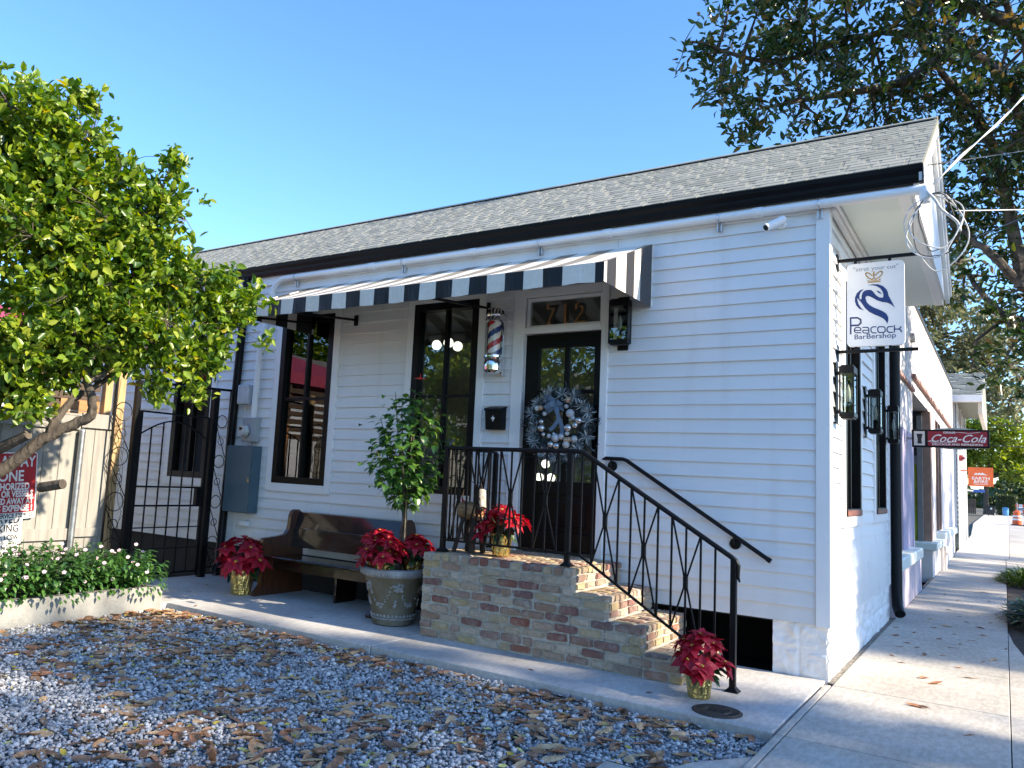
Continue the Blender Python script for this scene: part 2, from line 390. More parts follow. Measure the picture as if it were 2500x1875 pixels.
def conc_mat(name, base, stain):
    m = mat(name, base, .82, ns=1.1, na=.09, bs=160, bk=.18, det=9)
    N, L = nodes_of(m); b = N['Principled BSDF']; src = b.inputs['Base Color'].links[0].from_socket
    tc = N.new('ShaderNodeTexCoord'); n1 = N.new('ShaderNodeTexNoise'); n1.inputs['Scale'].default_value = 26; n1.inputs['Detail'].default_value = 10; n1.inputs['Roughness'].default_value = .75
    mp = N.new('ShaderNodeMapping'); mp.inputs['Scale'].default_value = (1, .35, 1); L.new(tc.outputs['Object'], mp.inputs[0]); L.new(mp.outputs[0], n1.inputs['Vector'])
    rp = N.new('ShaderNodeValToRGB'); rp.color_ramp.elements[0].position = .42; rp.color_ramp.elements[0].color = (*[c*.8 for c in stain], 1); rp.color_ramp.elements[1].position = .6; rp.color_ramp.elements[1].color = (1, 1, 1, 1)
    L.new(n1.outputs[0], rp.inputs[0])
    mx = N.new('ShaderNodeMix'); mx.data_type = 'RGBA'; mx.blend_type = 'MULTIPLY'; mx.inputs[0].default_value = .6
    L.new(src, mx.inputs[6]); L.new(rp.outputs[0], mx.inputs[7]); 
    n2 = N.new('ShaderNodeTexNoise'); n2.inputs['Scale'].default_value = .8; n2.inputs['Detail'].default_value = 6; n2.inputs['Distortion'].default_value = .6; L.new(tc.outputs['Object'], n2.inputs['Vector'])
    r2_ = N.new('ShaderNodeValToRGB'); r2_.color_ramp.elements[0].position = .35; r2_.color_ramp.elements[0].color = (.80, .78, .75, 1); r2_.color_ramp.elements[1].position = .62; r2_.color_ramp.elements[1].color = (1, 1, 1, 1); L.new(n2.outputs[0], r2_.inputs[0])
    vo = N.new('ShaderNodeTexVoronoi'); vo.inputs['Scale'].default_value = 7; vo.inputs['Randomness'].default_value = 1; L.new(tc.outputs['Object'], vo.inputs['Vector'])
    r3 = N.new('ShaderNodeValToRGB'); r3.color_ramp.elements[0].position = .045; r3.color_ramp.elements[0].color = (.62, .60, .58, 1); r3.color_ramp.elements[1].position = .075; r3.color_ramp.elements[1].color = (1, 1, 1, 1); L.new(vo.outputs['Distance'], r3.inputs[0])
    ma = N.new('ShaderNodeMix'); ma.data_type = 'RGBA'; ma.blend_type = 'MULTIPLY'; ma.inputs[0].default_value = 1; L.new(mx.outputs[2], ma.inputs[6]); L.new(r2_.outputs[0], ma.inputs[7])
    mc = N.new('ShaderNodeMix'); mc.data_type = 'RGBA'; mc.blend_type = 'MULTIPLY'; mc.inputs[0].default_value = .5; L.new(ma.outputs[2], mc.inputs[6]); L.new(r3.outputs[0], mc.inputs[7])
    L.new(mc.outputs[2], b.inputs['Base Color']); return m
WALKC = conc_mat('brushed_concrete', (.60, .59, .57), (.8, .78, .75))
SIDEC = conc_mat('sidewalk_concrete', (.56, .53, .475), (.75, .72, .68))
paving('walkway', [(-7.72, -6.17, -1.86, -.0), (-6.165, -3.33, -1.79, .0), (-3.322, -.015, -1.78, 0.0)], -.155, 0, WALKC)
sl = []
ys = [-9.2, -7.7, -6.2, -4.75, -3.26, -1.80, -.14, 1.36, 2.86, 4.36, 5.86, 7.4, 8.9, 10.4, 11.9, 13.4, 14.9, 16.4, 17.9, 19.4]
for a, b in zip(ys[:-1], ys[1:]):
    sl.append((.062, 1.22, a+.005, b-.005))
sl += [(.006, .054, a+.004, b-.004) for a, b in zip(ys[:6], ys[1:7])]
paving('sidewalk', sl, -.155, 0, SIDEC)
flat('sidewalk_flare', [(1.226, 4.3), (1.226, -9.2), (2.7, -9.2), (2.6, -2.5), (2.3, -.6), (1.9, .5), (1.55, 1.4), (1.38, 2.4), (1.27, 3.5)], -.155, -.001, SIDEC)
paving('driveway_apron', [(-.62, -.0, -9, -2.95)], -.155, -.012, SIDEC)
flat('apron_corner', [(-.62, -2.944), (-.36, -2.944), (-.24, -2.64), (-.1, -2.44), (.0, -2.3), (0, -2.944)], -.155, -.0125, SIDEC)
flat('far_sidewalk', [(.03, 19.41), (1.3, 19.41), (1.5, 60), (1.5, 130), (-.9, 130), (-.6, 60), (-.05, 36)], -.155, -.002, mat('far_sidewalk_concrete', (.52, .49, .44), .85, ns=.5, na=.12, bs=40, bk=.2))
flat('verge_paving', [(1.235, 14.21), (3.09, 14.21), (3.09, 130), (1.51, 130), (1.51, 60), (1.31, 19.41), (1.235, 19.4)], -.155, -.003, SIDEC)
flat('joint_soil', [(.012, -.04), (.061, -.04), (.061, 19.3), (.012, 19.3)], -.155, -.008, mat('gritty_joint_soil', (.22, .20, .17), .95, ns=30, na=.4, bs=90, bk=.8))
flat('planting_strip', [(1.23, 3.8), (1.4, 2.45), (1.6, 1.42), (1.95, .52), (2.35, -.6), (3.1, -.6), (3.1, 14.2), (1.23, 14.2)], -.155, -.03, SOIL)
paving('street_kerb', [(3.1, 3.25, -30, 10), (3.1, 3.25, 10.01, 60), (3.1, 3.25, 60.01, 130)], -.155, 0.0, CONC2)
flat('street', [(3.25, -60), (12, -60), (12, 400), (3.25, 400)], -.155, -.12, ASPH)
flat('cross_street', [(-200, 28.9), (3.08, 28.9), (3.08, 36), (-200, 36)], -.155, -.125, ASPH)

# ------------------------------------------------------------------ the barbershop
house = thing('barbershop_house', 'long single storey white clapboard house with grey shingle roof and black gutter', 'house', (0, 0, 0))
fs = lambda u, z, d: (u, -d, z)          # long wall: u along x, d outwards
ft = lambda u, z, d: (d, u, z)           # street wall: u along y
ZB, LAP, ZT = .43, .1306, 4.0
WY = 4.16
side_open = [(-3.08, -1.985, .70, 3.50), (-6.74, -5.60, 1.18, 3.56), (-4.525, -3.435, 1.18, 3.56), (-8.93, -7.90, 1.17, 3.56)]
str_open = [(.665, 1.775, 1.21, 3.6), (2.745, 3.835, 1.21, 3.6)]

def siding(name, u0, u1, openings, fn, z_base):
    mb = MB(); cuts = sorted({u0, u1, *[o[0] for o in openings], *[o[1] for o in openings]}); rng = random.Random(5)
    k0 = int((z_base-ZB)/LAP)
    for k in range(k0, 30):
        z0, z1 = ZB+k*LAP, ZB+(k+1)*LAP
        if z0 >= ZT-.01: break
        z1 = min(z1, ZT)
        segs = []
        for a, b in zip(cuts[:-1], cuts[1:]):
            rs = [(z0, z1)]
            for o in openings:
                if o[0] < (a+b)/2 < o[1]:
                    n = []
                    for (p, q) in rs:
                        if o[3] <= p or o[2] >= q: n.append((p, q)); continue
                        if o[2]-p > .006: n.append((p, o[2]))
                        if q-o[3] > .006: n.append((o[3], q))
                    rs = n
            for (p, q) in rs:
                if segs and abs(segs[-1][1]-a) < 1e-6 and segs[-1][2:] == (p, q): segs[-1] = (segs[-1][0], b, p, q)
                else: segs.append((a, b, p, q))
        for (a, b, p, q) in segs:
            # butt joints in the long runs
            pts = [a]; x = a
            while b-x > 3.9:
                x += rng.uniform(2.2, 3.6); pts.append(x)
            if pts[-1] < b-.3 or len(pts) == 1: pts.append(b)
            else: pts[-1] = b
            for s, e in zip(pts[:-1], pts[1:]):
                e2 = e-.0035 if e != b else e
                th = lambda z: .004+.020*(1-(z-z0)/LAP)
                j = rng.uniform(-.002, .002)
                vs = [fn(s, p, .001), fn(e2, p, .001), fn(e2, p, th(p)+j), fn(s, p, th(p)+j), fn(s, q, .001), fn(e2, q, .001), fn(e2, q, th(q)+j), fn(s, q, th(q)+j)]
                mb.add(vs, [(0,3,2,1),(4,5,6,7),(0,1,5,4),(2,3,7,6),(0,4,7,3),(1,2,6,5)])
    return mb.build(name, SIDING, house)
siding('side_siding', -11.5, -.078, side_open, fs, ZB)
siding('street_siding', .09, WY, str_open, ft, ZB)

def backing(name, u0, u1, z0, z1, openings, fn, t):
    mb = MB(); us = sorted({u0, u1, *[o[0] for o in openings], *[o[1] for o in openings]}); zs = sorted({z0, z1, *[o[2] for o in openings if o[2] > z0], *[o[3] for o in openings]})
    for a, b in zip(us[:-1], us[1:]):
        for p, q in zip(zs[:-1], zs[1:]):
            if any(o[0] < (a+b)/2 < o[1] and o[2] < (p+q)/2 < o[3] for o in openings): continue
            mb.add([fn(a, p, 0), fn(b, p, 0), fn(b, q, 0), fn(a, q, 0)], [(0,1,2,3)]); mb.add([fn(a, p, -t), fn(b, p, -t), fn(b, q, -t), fn(a, q, -t)], [(3,2,1,0)])
    for o in openings:
        a, b, p, q = o; p = max(p, z0)
        for (x, y, x2, y2) in ((a, p, a, q), (b, p, b, q), (a, p, b, p), (a, q, b, q)):
            mb.add([fn(x, y, 0), fn(x2, y2, 0), fn(x2, y2, -t), fn(x, y, -t)], [(0,1,2,3)])
    return mb.build(name, TRIM, house, fix=False)
backing('side_wall', -11.5, -.15, ZB, 4.05, [(-2.95, -2.06, .70, 3.42), (-6.635, -5.70, 1.285, 3.455), (-4.43, -3.53, 1.285, 3.455), (-8.83, -8.0, 1.275, 3.455)], fs, .14)
backing('street_wall', 0, WY, ZB, 4.05, [(.76, 1.68, 1.305, 3.5), (2.84, 3.74, 1.305, 3.5)], ft, .14)
mb = MB(); mb.box(-11.5, 0, WY, WY+.14, 0, 4.05); mb.box(-11.64, -11.5, 0, WY+.14, 0, 4.05); mb.build('back_wall', SIDING, house)
mb = MB(); mb.bbox(-.078, .033, -.034, 0, ZB-.012, 4.0, .003); mb.bbox(0, .033, .001, .09, ZB-.012, 4.0, .003); mb.build('corner_board', TRIM, house)
mb = MB(); mb.bbox(.001, .033, WY-.08, WY, ZB, 4.0, .003); mb.build('corner_board', TRIM, house)

def casing(name, fn, a, b, p, q, ia, ib, ip, iq, d=.036, bottom=True, extra=None):
    mb = MB()
    def bx(u0, u1, z0, z1):
        P, Q = fn(u0, z0, -.01), fn(u1, z1, d); mb.bbox(P[0], Q[0], P[1], Q[1], P[2], Q[2], .003)
    bx(a, ia, p, q); bx(ib, b, p, q); bx(ia+.001, ib-.001, iq, q)
    if bottom: bx(ia+.001, ib-.001, p, ip)
    if extra: bx(ia+.001, ib-.001, *extra)
    return mb.build(name, TRIM, house)
casing('window_casing', fs, -6.74, -5.60, 1.18, 3.56, -6.635, -5.70, 1.285, 3.455)
casing('window_casing', fs, -4.525, -3.435, 1.18, 3.56, -4.43, -3.53, 1.285, 3.455)
casing('window_casing', fs, -8.93, -7.90, 1.17, 3.56, -8.83, -8.0, 1.275, 3.455)
casing('window_casing', ft, .665, 1.775, 1.21, 3.6, .76, 1.68, 1.305, 3.5)
casing('window_casing', ft, 2.745, 3.835, 1.21, 3.6, 2.84, 3.74, 1.305, 3.5)
casing('door_casing', fs, -3.08, -1.985, .70, 3.50, -2.95, -2.06, .774, 3.415, bottom=False, extra=(3.02, 3.085))

def window(fn, a, b, p, q, fw=.085, sill=False):
    mb = MB()
    def bx(u0, u1, z0, z1, d0=-.07, d1=.04, bv=.004):
        P, Q = fn(u0, z0, d0), fn(u1, z1, d1); mb.bbox(P[0], Q[0], P[1], Q[1], P[2], Q[2], bv)
    bx(a, a+fw, p, q); bx(b-fw, b, p, q); bx(a+fw, b-fw, q-fw, q); bx(a+fw, b-fw, p, p+fw)
    c = (a+b)/2; zm = (p+q)/2+.005
    bx(c-.02, c+.02, p+fw, q-fw, -.05, .012, .003); bx(a+fw, c-.02, zm-.018, zm+.018, -.05, .008, .003); bx(c+.02, b-fw, zm-.018, zm+.018, -.05, .008, .003)
    w = mb.build('window', BFRAME, house)
    mb = MB(); P, Q = fn(a+fw, p+fw, -.032), fn(b-fw, q-fw, -.026); mb.box(P[0], Q[0], P[1], Q[1], P[2], Q[2]); mb.build('pane', GLASS, w)
    if sill:
        mb = MB(); P, Q = fn(a+.02, p+.005, .041), fn(b-.02, p+fw-.01, .05); mb.bbox(P[0], Q[0], P[1], Q[1], P[2], Q[2], .002)
        mb.build('sill', mat('reddish_sill_wood', (.20, .075, .05), .5, ns=30, na=.2, stretch=(1, .1, 1)), w)
    return w
window(fs, -6.635, -5.70, 1.285, 3.455); window(fs, -4.43, -3.53, 1.285, 3.455); window(fs, -8.83, -8.0, 1.275, 3.455)
window(ft, .76, 1.68, 1.305, 3.5, .07, True); window(ft, 2.84, 3.74, 1.305, 3.5, .07, True)

# door, transom
mb = MB(); D0, D1 = -.075, -.03
def dbx(u0, u1, z0, z1, d0=D0, d1=D1, bv=.004): mb.bbox(u0, u1, -d1, -d0, z0, z1, bv)
L0, L1, B0, T0 = -2.946, -2.064, .80, 3.015
dbx(L0, -2.785, B0, T0); dbx(-2.155, L1, B0, T0); dbx(-2.785, -2.155, 2.87, T0); dbx(-2.785, -2.155, B0, .98); dbx(-2.785, -2.155, 1.36, 1.49)
dbx(-2.495, -2.443, 1.49, 2.87, D0, -.038); dbx(-2.785, -2.495, 1.935, 1.97, D0, -.04); dbx(-2.443, -2.155, 1.935, 1.97, D0, -.04); dbx(-2.785, -2.495, 2.39, 2.425, D0, -.04); dbx(-2.443, -2.155, 2.39, 2.425, D0, -.04)
dbx(-2.785, -2.155, .98, 1.36, D0, -.055); dbx(-2.73, -2.21, 1.04, 1.30, D0, -.042, .012)
door = mb.build('door', BDOOR, house)
mb = MB(); mb.box(-2.785, -2.155, .056, .061, 1.49, 2.87); mb.build('pane', GLASS, door)
mb = MB(); mb.bbox(-2.905, -2.855, .024, .03, 1.66, 1.90, .004); mb.tube([(-2.88, .03, 1.72), (-2.88, -.03, 1.72), (-2.86, -.035, 1.72), (-2.77, -.035, 1.72)], .009, 8); mb.sphere((-2.88, .01, 1.84), .02, sc=(1, .6, 1)); mb.build('handle', BLACK, door)
mb = MB(); mb.bbox(-2.95, -2.06, -.005, .10, .774, .797, .004); mb.build('threshold', mat('bronze_threshold', (.10, .09, .08), .4, .6), house)
mb = MB()
for (a, b, p, q) in ((-2.946, -2.91, 3.085, 3.41), (-2.10, -2.064, 3.085, 3.41), (-2.91, -2.10, 3.375, 3.41), (-2.91, -2.10, 3.085, 3.115)): mb.bbox(a, b, .01, .07, p, q, .004)
tr = mb.build('transom_window', TRIM, house)
mb = MB(); mb.box(-2.91, -2.10, .036, .042, 3.115, 3.375); mb.build('pane', GLASS, tr)
fnum = lambda u, v, d: (u-2.45, .035-d, v+3.135)
NUMG = mat('gilt_number_paint', (.34, .15, .045), .4, .1, ns=20, na=.15); NUMK = mat('black_number_paint', (.01, .01, .01), .4)
mb = MB()
for i, (ch, ox) in enumerate((('7', -.195), ('1', -.03), ('2', .135))):
    mb.text(ch, .285, lambda u, v, d, ox=ox: fnum(u+ox-.016, v-.010, .0005), 0, ext=0, off=.010, sx=.95)
    mb.text(ch, .27, lambda u, v, d, ox=ox: fnum(u+ox+.004, v+.004, .0015), 1, ext=0, off=.004, sx=.95)
mb.build('house_number', [NUMG, NUMK], tr, fix=False)

# foundation: rough painted stone at the corner and along the street, dark crawl space behind
def rough_wall(name, fn, u0, u1, z0, z1, d, step, parent, joints, amp=.012):
    nu, nz = max(2, int((u1-u0)/step)), max(2, int((z1-z0)/step)); V = []; F = []
    for j in range(nz+1):
        for i in range(nu+1):
            u = u0+(u1-u0)*i/nu; z = z0+(z1-z0)*j/nz
            e = 1.0
            for (ja, jz) in joints:
                if jz is not None: e = min(e, abs(z-jz)/.03)
                if ja is not None: e = min(e, abs(u-ja)/.03)
            e = min(1, e)
            h = mnoise.fractal(Vector((u*7, z*9, d*3)), 1.0, 2.0, 4)*amp*1.3+mnoise.noise(Vector((u*22, z*22, 1)))*amp*.35
            V.append(fn(u, z, d+(h-.002)*e-.010*(1-e)))
    for j in range(nz):
        for i in range(nu):
            a = j*(nu+1)+i; F.append((a, a+1, a+nu+2, a+nu+1))
    b = len(V)
    V += [fn(u0, z0, -.2), fn(u1, z0, -.2), fn(u1, z1, -.2), fn(u0, z1, -.2)]
    n1 = nu+1; F += [tuple(range(0, n1))+(b+1, b), tuple(range(nz*n1, nz*n1+n1))+(b+2, b+3), tuple(j*n1 for j in range(nz+1))+(b+3, b), tuple(j*n1+nu for j in range(nz+1))+(b+2, b+1)]
    m = MB(); m.add(V, F); return m.build(name, STONE, parent, smooth='auto')
rough_wall('foundation_stone', fs, -.421, -.003, -.05, ZB-.004, 0.002, .012, house, [(None, .215), (-.21, None)], .014)
rough_wall('foundation_stone', ft, .003, WY, -.05, ZB-.004, .010, .016, house, [(None, .21)]+[(x, None) for x in (.62, 1.25, 1.9, 2.5, 3.2)], .014)
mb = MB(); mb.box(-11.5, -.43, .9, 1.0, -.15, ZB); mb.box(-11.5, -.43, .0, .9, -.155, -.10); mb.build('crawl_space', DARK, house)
mb = MB(); mb.box(-11.5, -.421, .002, .12, ZB-.015, ZB-.001); mb.box(-3.2, -1.46, .004, .1, -.1, ZB-.02); mb.box(-11.5, -3.3, .02, .1, -.1, ZB-.02); mb.build('crawl_shade_board', mat('crawl_shade_black', (.018, .018, .02), .8, ns=4, na=.3), house)  # dark boards below the siding, painted as the shaded crawl space

# roof
EY, EZ, RY, RZ = -.115, 4.20, 2.10, 5.50
X0, X1 = -11.7, .735
SH = ramp_island('grey_shingle', [(0, (.20, .205, .175)), (.4, (.245, .25, .215)), (.7, (.27, .275, .235)), (1, (.30, .30, .26))], .9, bump=(140, .5, .004))
mb = MB(); by = 2*RY-EY
mb.prism([(EY, EZ-.02), (RY, RZ-.02), (by, EZ-.02), (by, EZ-.06), (RY, RZ-.07), (EY, EZ-.06)], lambda u, v, d: (d, u, v), X0, X1)
sl_len = math.hypot(RY-EY, RZ-EZ); du = ((RY-EY)/sl_len, (RZ-EZ)/sl_len); nrm = (-du[1], du[0]); rng = random.Random(11); EXPO = .138
def slope_pt(x, s, h, back=False):
    y = EY+du[0]*s+nrm[0]*h; z = EZ+du[1]*s+nrm[1]*h
    return (x, 2*RY-y if back else y, z)
for back in (False, True):
    k = 0; s = -.02
    while s < sl_len-.02:
        s1 = min(s+EXPO+.03, sl_len); x = X0
        # under-layer course, then the raised tabs
        def slab(a, b, sa, sb, h0, h1):
            vs = [slope_pt(a, sa, h0-.008, back), slope_pt(b, sa, h0-.008, back), slope_pt(b, sb, h1-.008, back), slope_pt(a, sb, h1-.008, back), slope_pt(a, sa, h0, back), slope_pt(b, sa, h0, back), slope_pt(b, sb, h1, back), slope_pt(a, sb, h1, back)]
            mb.add(vs, [(3,2,1,0),(4,5,6,7),(0,1,5,4),(1,2,6,5),(2,3,7,6),(3,0,4,7)])
        if not back or k < 2:
            while x < X1-.01:
                w = rng.uniform(.11, .30); e = min(x+w, X1); h = rng.uniform(.0038, .0055)
                slab(x, e-.003, s+rng.uniform(-.003, .003), s1, h, .0005); x = e
                if x < X1-.05:
                    g2 = rng.uniform(.02, .075); e = min(x+g2, X1); slab(x, e-.002, s+.012, s1, .0012, -.002); x = e
        s += EXPO; k += 1
roof = mb.build('roof', SH, house)
mb = MB(); x = X0
while x < X1:
    e = min(x+.2, X1); mb.prism([(RY-.13, RZ-.055), (RY-.13, RZ-.045), (RY, RZ+.022), (RY+.13, RZ-.045), (RY+.13, RZ-.055), (RY, RZ+.006)], lambda u, v, d: (d, u, v), x, e-.004); x = e
mb.build('ridge_cap', SH, roof)
# gable over the street, boxed soffit
mb = MB(); GX = .632
mb.prism([(-.02, 4.0), (-.02, 4.14), (RY, RZ-.09), (2*RY+.02, 4.14), (2*RY+.02, 4.0)], lambda u, v, d: (d, u, v), GX, GX+.03)
mb.build('gable', SIDING, house)
mb = MB()
for sg in (0, 1):
    f = (lambda y: y) if sg == 0 else (lambda y: 2*RY-y)
    mb.prism([(f(EY+.05), EZ-.24), (f(EY+.05), EZ-.035), (f(RY), RZ-.075), (f(RY), RZ-.30)], lambda u, v, d: (d, u, v), GX+.031, GX+.075)
    mb.prism([(f(EY+.0), EZ-.15), (f(EY+.0), EZ-.03), (f(RY), RZ-.07), (f(RY), RZ-.18)], lambda u, v, d: (d, u, v), GX+.076, GX+.098)
mb.build('rake_board', TRIM, house)
mb = MB()
mb.box(.002, GX-.001, .0, 4.46, 4.0, 4.03, 0)
y = .0
mb.build('soffit', PALE_BLUE, house)
mb = MB(); mb.bbox(.022, .07, .0, 4.4, 3.93, 3.999, .01); mb.bbox(.07, .10, .0, 4.4, 3.965, 3.998, .008); mb.bbox(GX-.09, GX, .0, 4.46, 3.985, 3.999, .004); mb.build('crown_moulding', TRIM, house)
mb = MB(); mb.bbox(-11.6, .0, -.04, 0, 3.93, 4.059, .003); mb.bbox(.0, GX, -.025, 0.0, 4.002, 4.059, .003); mb.box(-11.6, GX+.03, -.028, -.002, 4.0595, 4.185); mb.build('eave_board', TRIM, house)
mb = MB(); prof = [(-0.03, 4.187), (-0.03, 4.047), (-0.088, 4.047), (-0.103, 4.082), (-0.108, 4.112), (-0.133, 4.147), (-0.14, 4.184), (-0.128, 4.19), (-0.121, 4.18), (-0.115, 4.152), (-0.095, 4.117), (-0.088, 4.082), (-0.078, 4.059), (-0.04, 4.059), (-0.04, 4.187)]
mb.prism(prof, lambda u, v, d: (d, u, v), -11.7, .735); mb.box(.7351, .739, -.140, -.030, 4.047, 4.187); gut = mb.build('gutter', GUTTER, house)
# interior
mb = MB(); mb.box(-7.2, -.15, 3.9, 4.0, .75, 3.9); mb.box(-7.3, -7.2, .15, 4.0, .75, 3.9); mb.box(-7.2, -.15, .141, .143, .75, .78); mb.build('room_wall', ROOM, house)
mb = MB(); mb.box(-7.3, -.14, .142, 4.0, .69, .76); mb.build('room_floor', ROOMF, house)
mb = MB(); mb.box(-7.3, -.14, .142, 4.0, 3.9, 3.93)
for i in range(9): mb.bbox(-6.9+i*.82, -6.78+i*.82, .15, 3.9, 3.76, 3.899, .004)
mb.build('ceiling', ROOM, house)
LIT = emis('lit_lamp_glass', (1.0, .93, .80), 1.5)
def pendant(x, y, z, label):
    t = thing('pendant_lamp', label, 'lamp', (x, y, z))
    mb = MB(); mb.lathe([(.06, 3.90-z), (.06, 3.88-z), (.01, 3.87-z)], (x, y, z), 14); mb.tube([(x, y, 3.88), (x, y, z)], .006, 6)
    for i in range(3): mb.tube([(x, y, z), (x+.16*math.cos(i*2.1+1.2), y+.16*math.sin(i*2.1+1.2), z-.02)], .008, 6)
    mb.build('stem', BLACK, t)
    for i in range(3):
        m2 = MB(); m2.sphere((x+.17*math.cos(i*2.1+1.2), y+.17*math.sin(i*2.1+1.2), z-.05), .068, 14, 10); m2.build('globe', LIT, t, smooth=True)
pendant(-5.11, 1.6, 3.34, 'black pendant lamp with three lit white globes hanging inside behind the middle window')
def table_lamp():
    x, y, z = -4.04, 2.6, 1.55
    t = thing('globe_lamp', 'lit white globe lamp on a cabinet seen through the lower door glass', 'lamp', (x, y, z))
    mb = MB(); mb.tube([(x, y, z-.25), (x, y, z+.2)], .012, 6); mb.lathe([(.09, -.27), (.09, -.25), (.02, -.24)], (x, y, z), 14); mb.build('stand', BLACK, t)
    for dx, dz in ((-.09, -.02), (.09, -.02), (0, -.16), (0, .17)):
        m2 = MB(); m2.sphere((x+dx, y, z+dz), .06, 12, 8); m2.build('globe', LIT, t, smooth=True)
    c = thing('cabinet', 'dark wooden cabinet standing inside behind the black door', 'cabinet', (x, y, .76))
    mb = MB(); mb.bbox(x-.55, x+.55, y-.22, y+.22, .80, 1.28, .006); mb.build('body', ROOMF, c)
    for dx in (-.27, .27): m2 = MB(); m2.bbox(x+dx-.25, x+dx+.25, y-.235, y-.221, .84, 1.22, .003); m2.build('door', ROOMF, c)
table_lamp()
for i, (px, py) in enumerate(((-6.19, 3.08), (-4.43, 3.03), (-1.4, .9))):
    mb = MB(); mb.lathe([(.07, 0), (.07, -.008), (.055, -.012), (.01, -.012)], (px, py, 3.899), 18); mb.build('ceiling_light', emis('recessed_light', (1, .93, .82), 5.0) if i == 0 else bpy.data.materials['recessed_light'], house)
# ------------------------------------------------------------------ things on the long wall
# striped awning
aw = thing('awning', 'black and white striped canvas awning over the door and side windows', 'awning', (-1.55, 0, 3.84))
AX0, AX1, AYF, AZW, AZF, AZV = -6.10, -1.557, -1.12, 3.84, 3.378, 3.205
CW = mat('cream_canvas', (.74, .69, .60), .75, ns=30, na=.04, bs=400, bk=.15); CB = mat('black_canvas', (.0045, .005, .008), .5, ns=30, na=.1, bs=400, bk=.12, spec=.35)
mt = MB(); n = 23; w = (AX1-AX0)/n
for i in range(n):
    a, b = AX0+i*w, AX0+(i+1)*w; m = 1 if (n-1-i) % 2 == 0 else 0
    if i == n-1: a = AX1-w*.42
    if i == n-2: b = AX1-w*.42
    sag = lambda t: -.018*math.sin(math.pi*t)
    P = [(AYF*t, AZW+(AZF-AZW)*t+sag(t)) for t in (0, .25, .5, .75, 1)]
    for (y0, z0), (y1, z1) in zip(P[:-1], P[1:]): mt.add([(a, y0, z0), (b, y0, z0), (b, y1, z1), (a, y1, z1), (a, y0, z0-.004), (b, y0, z0-.004), (b, y1, z1-.004), (a, y1, z1-.004)], [(0,1,2,3),(7,6,5,4),(0,4,5,1),(2,6,7,3)], m)
    for q in range(4):       # valance cloth, rippling a little towards its hem
        u0, u1 = a+(b-a)*q/4, a+(b-a)*(q+1)/4; rip = lambda x: .006*math.sin(x*11)+.004*math.sin(x*29+1); hem = lambda x: .004*math.sin(x*17+.5)
        V8 = [(u, AYF+s_+rip(u)*(0 if t else 1), (AZF-.001) if t else AZV+hem(u)) for s_ in (-.002, .002) for t in (1, 0) for u in (u0, u1)]
        mt.add(V8, [(0, 1, 3, 2), (4, 6, 7, 5), (0, 2, 6, 4), (1, 5, 7, 3), (2, 3, 7, 6), (0, 4, 5, 1)], m)
mt.build('canopy', [CW, CB], aw)
ysd = [0.0, -.03, -.146, -.31, -.458, -.65, -.869, -1.067, AYF]
bsd = CB.node_tree.nodes['Principled BSDF']; bsd.inputs['Sheen Weight'].default_value = .32; bsd.inputs['Sheen Roughness'].default_value = .45; bsd.inputs['Sheen Tint'].default_value = (1, .93, .85, 1)
for X, nm in ((AX1, 0), (AX0, 1)):
    mb = MB()
    for (a, b), m in zip(zip(ysd[:-1], ysd[1:]), [0, 1, 1, 0, 1, 0, 1, 0]):
        za, zb = AZW+(AZF-AZW)*(-a/1.12), AZW+(AZF-AZW)*(-b/1.12)
        mb.add([(X-.002, a, AZV), (X-.002, b, AZV), (X-.002, b, zb-.003), (X-.002, a, za-.003), (X+.002, a, AZV), (X+.002, b, AZV), (X+.002, b, zb-.003), (X+.002, a, za-.003)], [(0,1,2,3),(7,6,5,4),(0,4,5,1),(2,6,7,3),(0,3,7,4),(1,5,6,2)], m)
    mb.build('end_panel', [CW, CB], aw)
mb = MB()
for x in (AX0+.03, -5.35, -3.42, AX1-.03):
    mb.bar((x, -.03, 3.34), (x, AYF+.02, AZV+.02), .025, .025); mb.bar((x, -.03, AZW-.05), (x, AYF+.02, AZF-.03), .025, .025); mb.bbox(x-.03, x+.03, -.035, -.021, 3.27, 3.40, .003)
for z, y in ((AZV+.02, AYF+.02), (AZF-.03, AYF+.02), (AZW-.05, -.03)): mb.bar((AX0+.02, y, z), (AX1-.02, y, z), .025, .025)
mb.build('frame', BLACK, aw)

# barber pole
bp = thing('barber_pole', 'chrome capped barber pole with spiralling red white and blue stripes beside the door', 'barber pole', (-3.24, -.15, 2.62))
px, py = -3.24, -.155
mb = MB(); mb.lathe([(.085, .0), (.098, .015), (.10, .05), (.10, .10), (.09, .13), (.105, .15), (.105, .17), (.08, .19)], (px, py, 2.61), 28); mb.lathe([(.03, -.02), (.07, -.015), (.085, 0)], (px, py, 2.61), 28); mb.build('base_cap', CHROME, bp, smooth='auto')
mb = MB(); mb.lathe([(.08, 0), (.105, .01), (.105, .035), (.09, .06), (.096, .075), (.096, .085), (.088, .09), (.086, .135), (.076, .15), (.03, .155)], (px, py, 3.14), 28); mb.build('top_cap', CHROME, bp, smooth='auto')
mb = MB()
for i in range(14):
    a = i*2*math.pi/14; mb.bar((px+.0885*math.cos(a), py+.0885*math.sin(a), 3.232), (px+.088*math.cos(a), py+.088*math.sin(a), 3.272), .012, .008, up=(math.cos(a), math.sin(a), 0))
mb.build('grille', BLACK, bp)
PR = mat('red_stripe', (.50, .02, .03), .25, coat=.4); PW = mat('white_stripe', (.85, .84, .80), .25, coat=.4); PB = mat('blue_stripe', (.015, .04, .22), .25, coat=.4)
mb = MB(); nn, nz = 40, 40
vs = [(px+.068*math.cos(2*math.pi*j/nn), py+.068*math.sin(2*math.pi*j/nn), 2.80+.34*i/nz) for i in range(nz+1) for j in range(nn)]
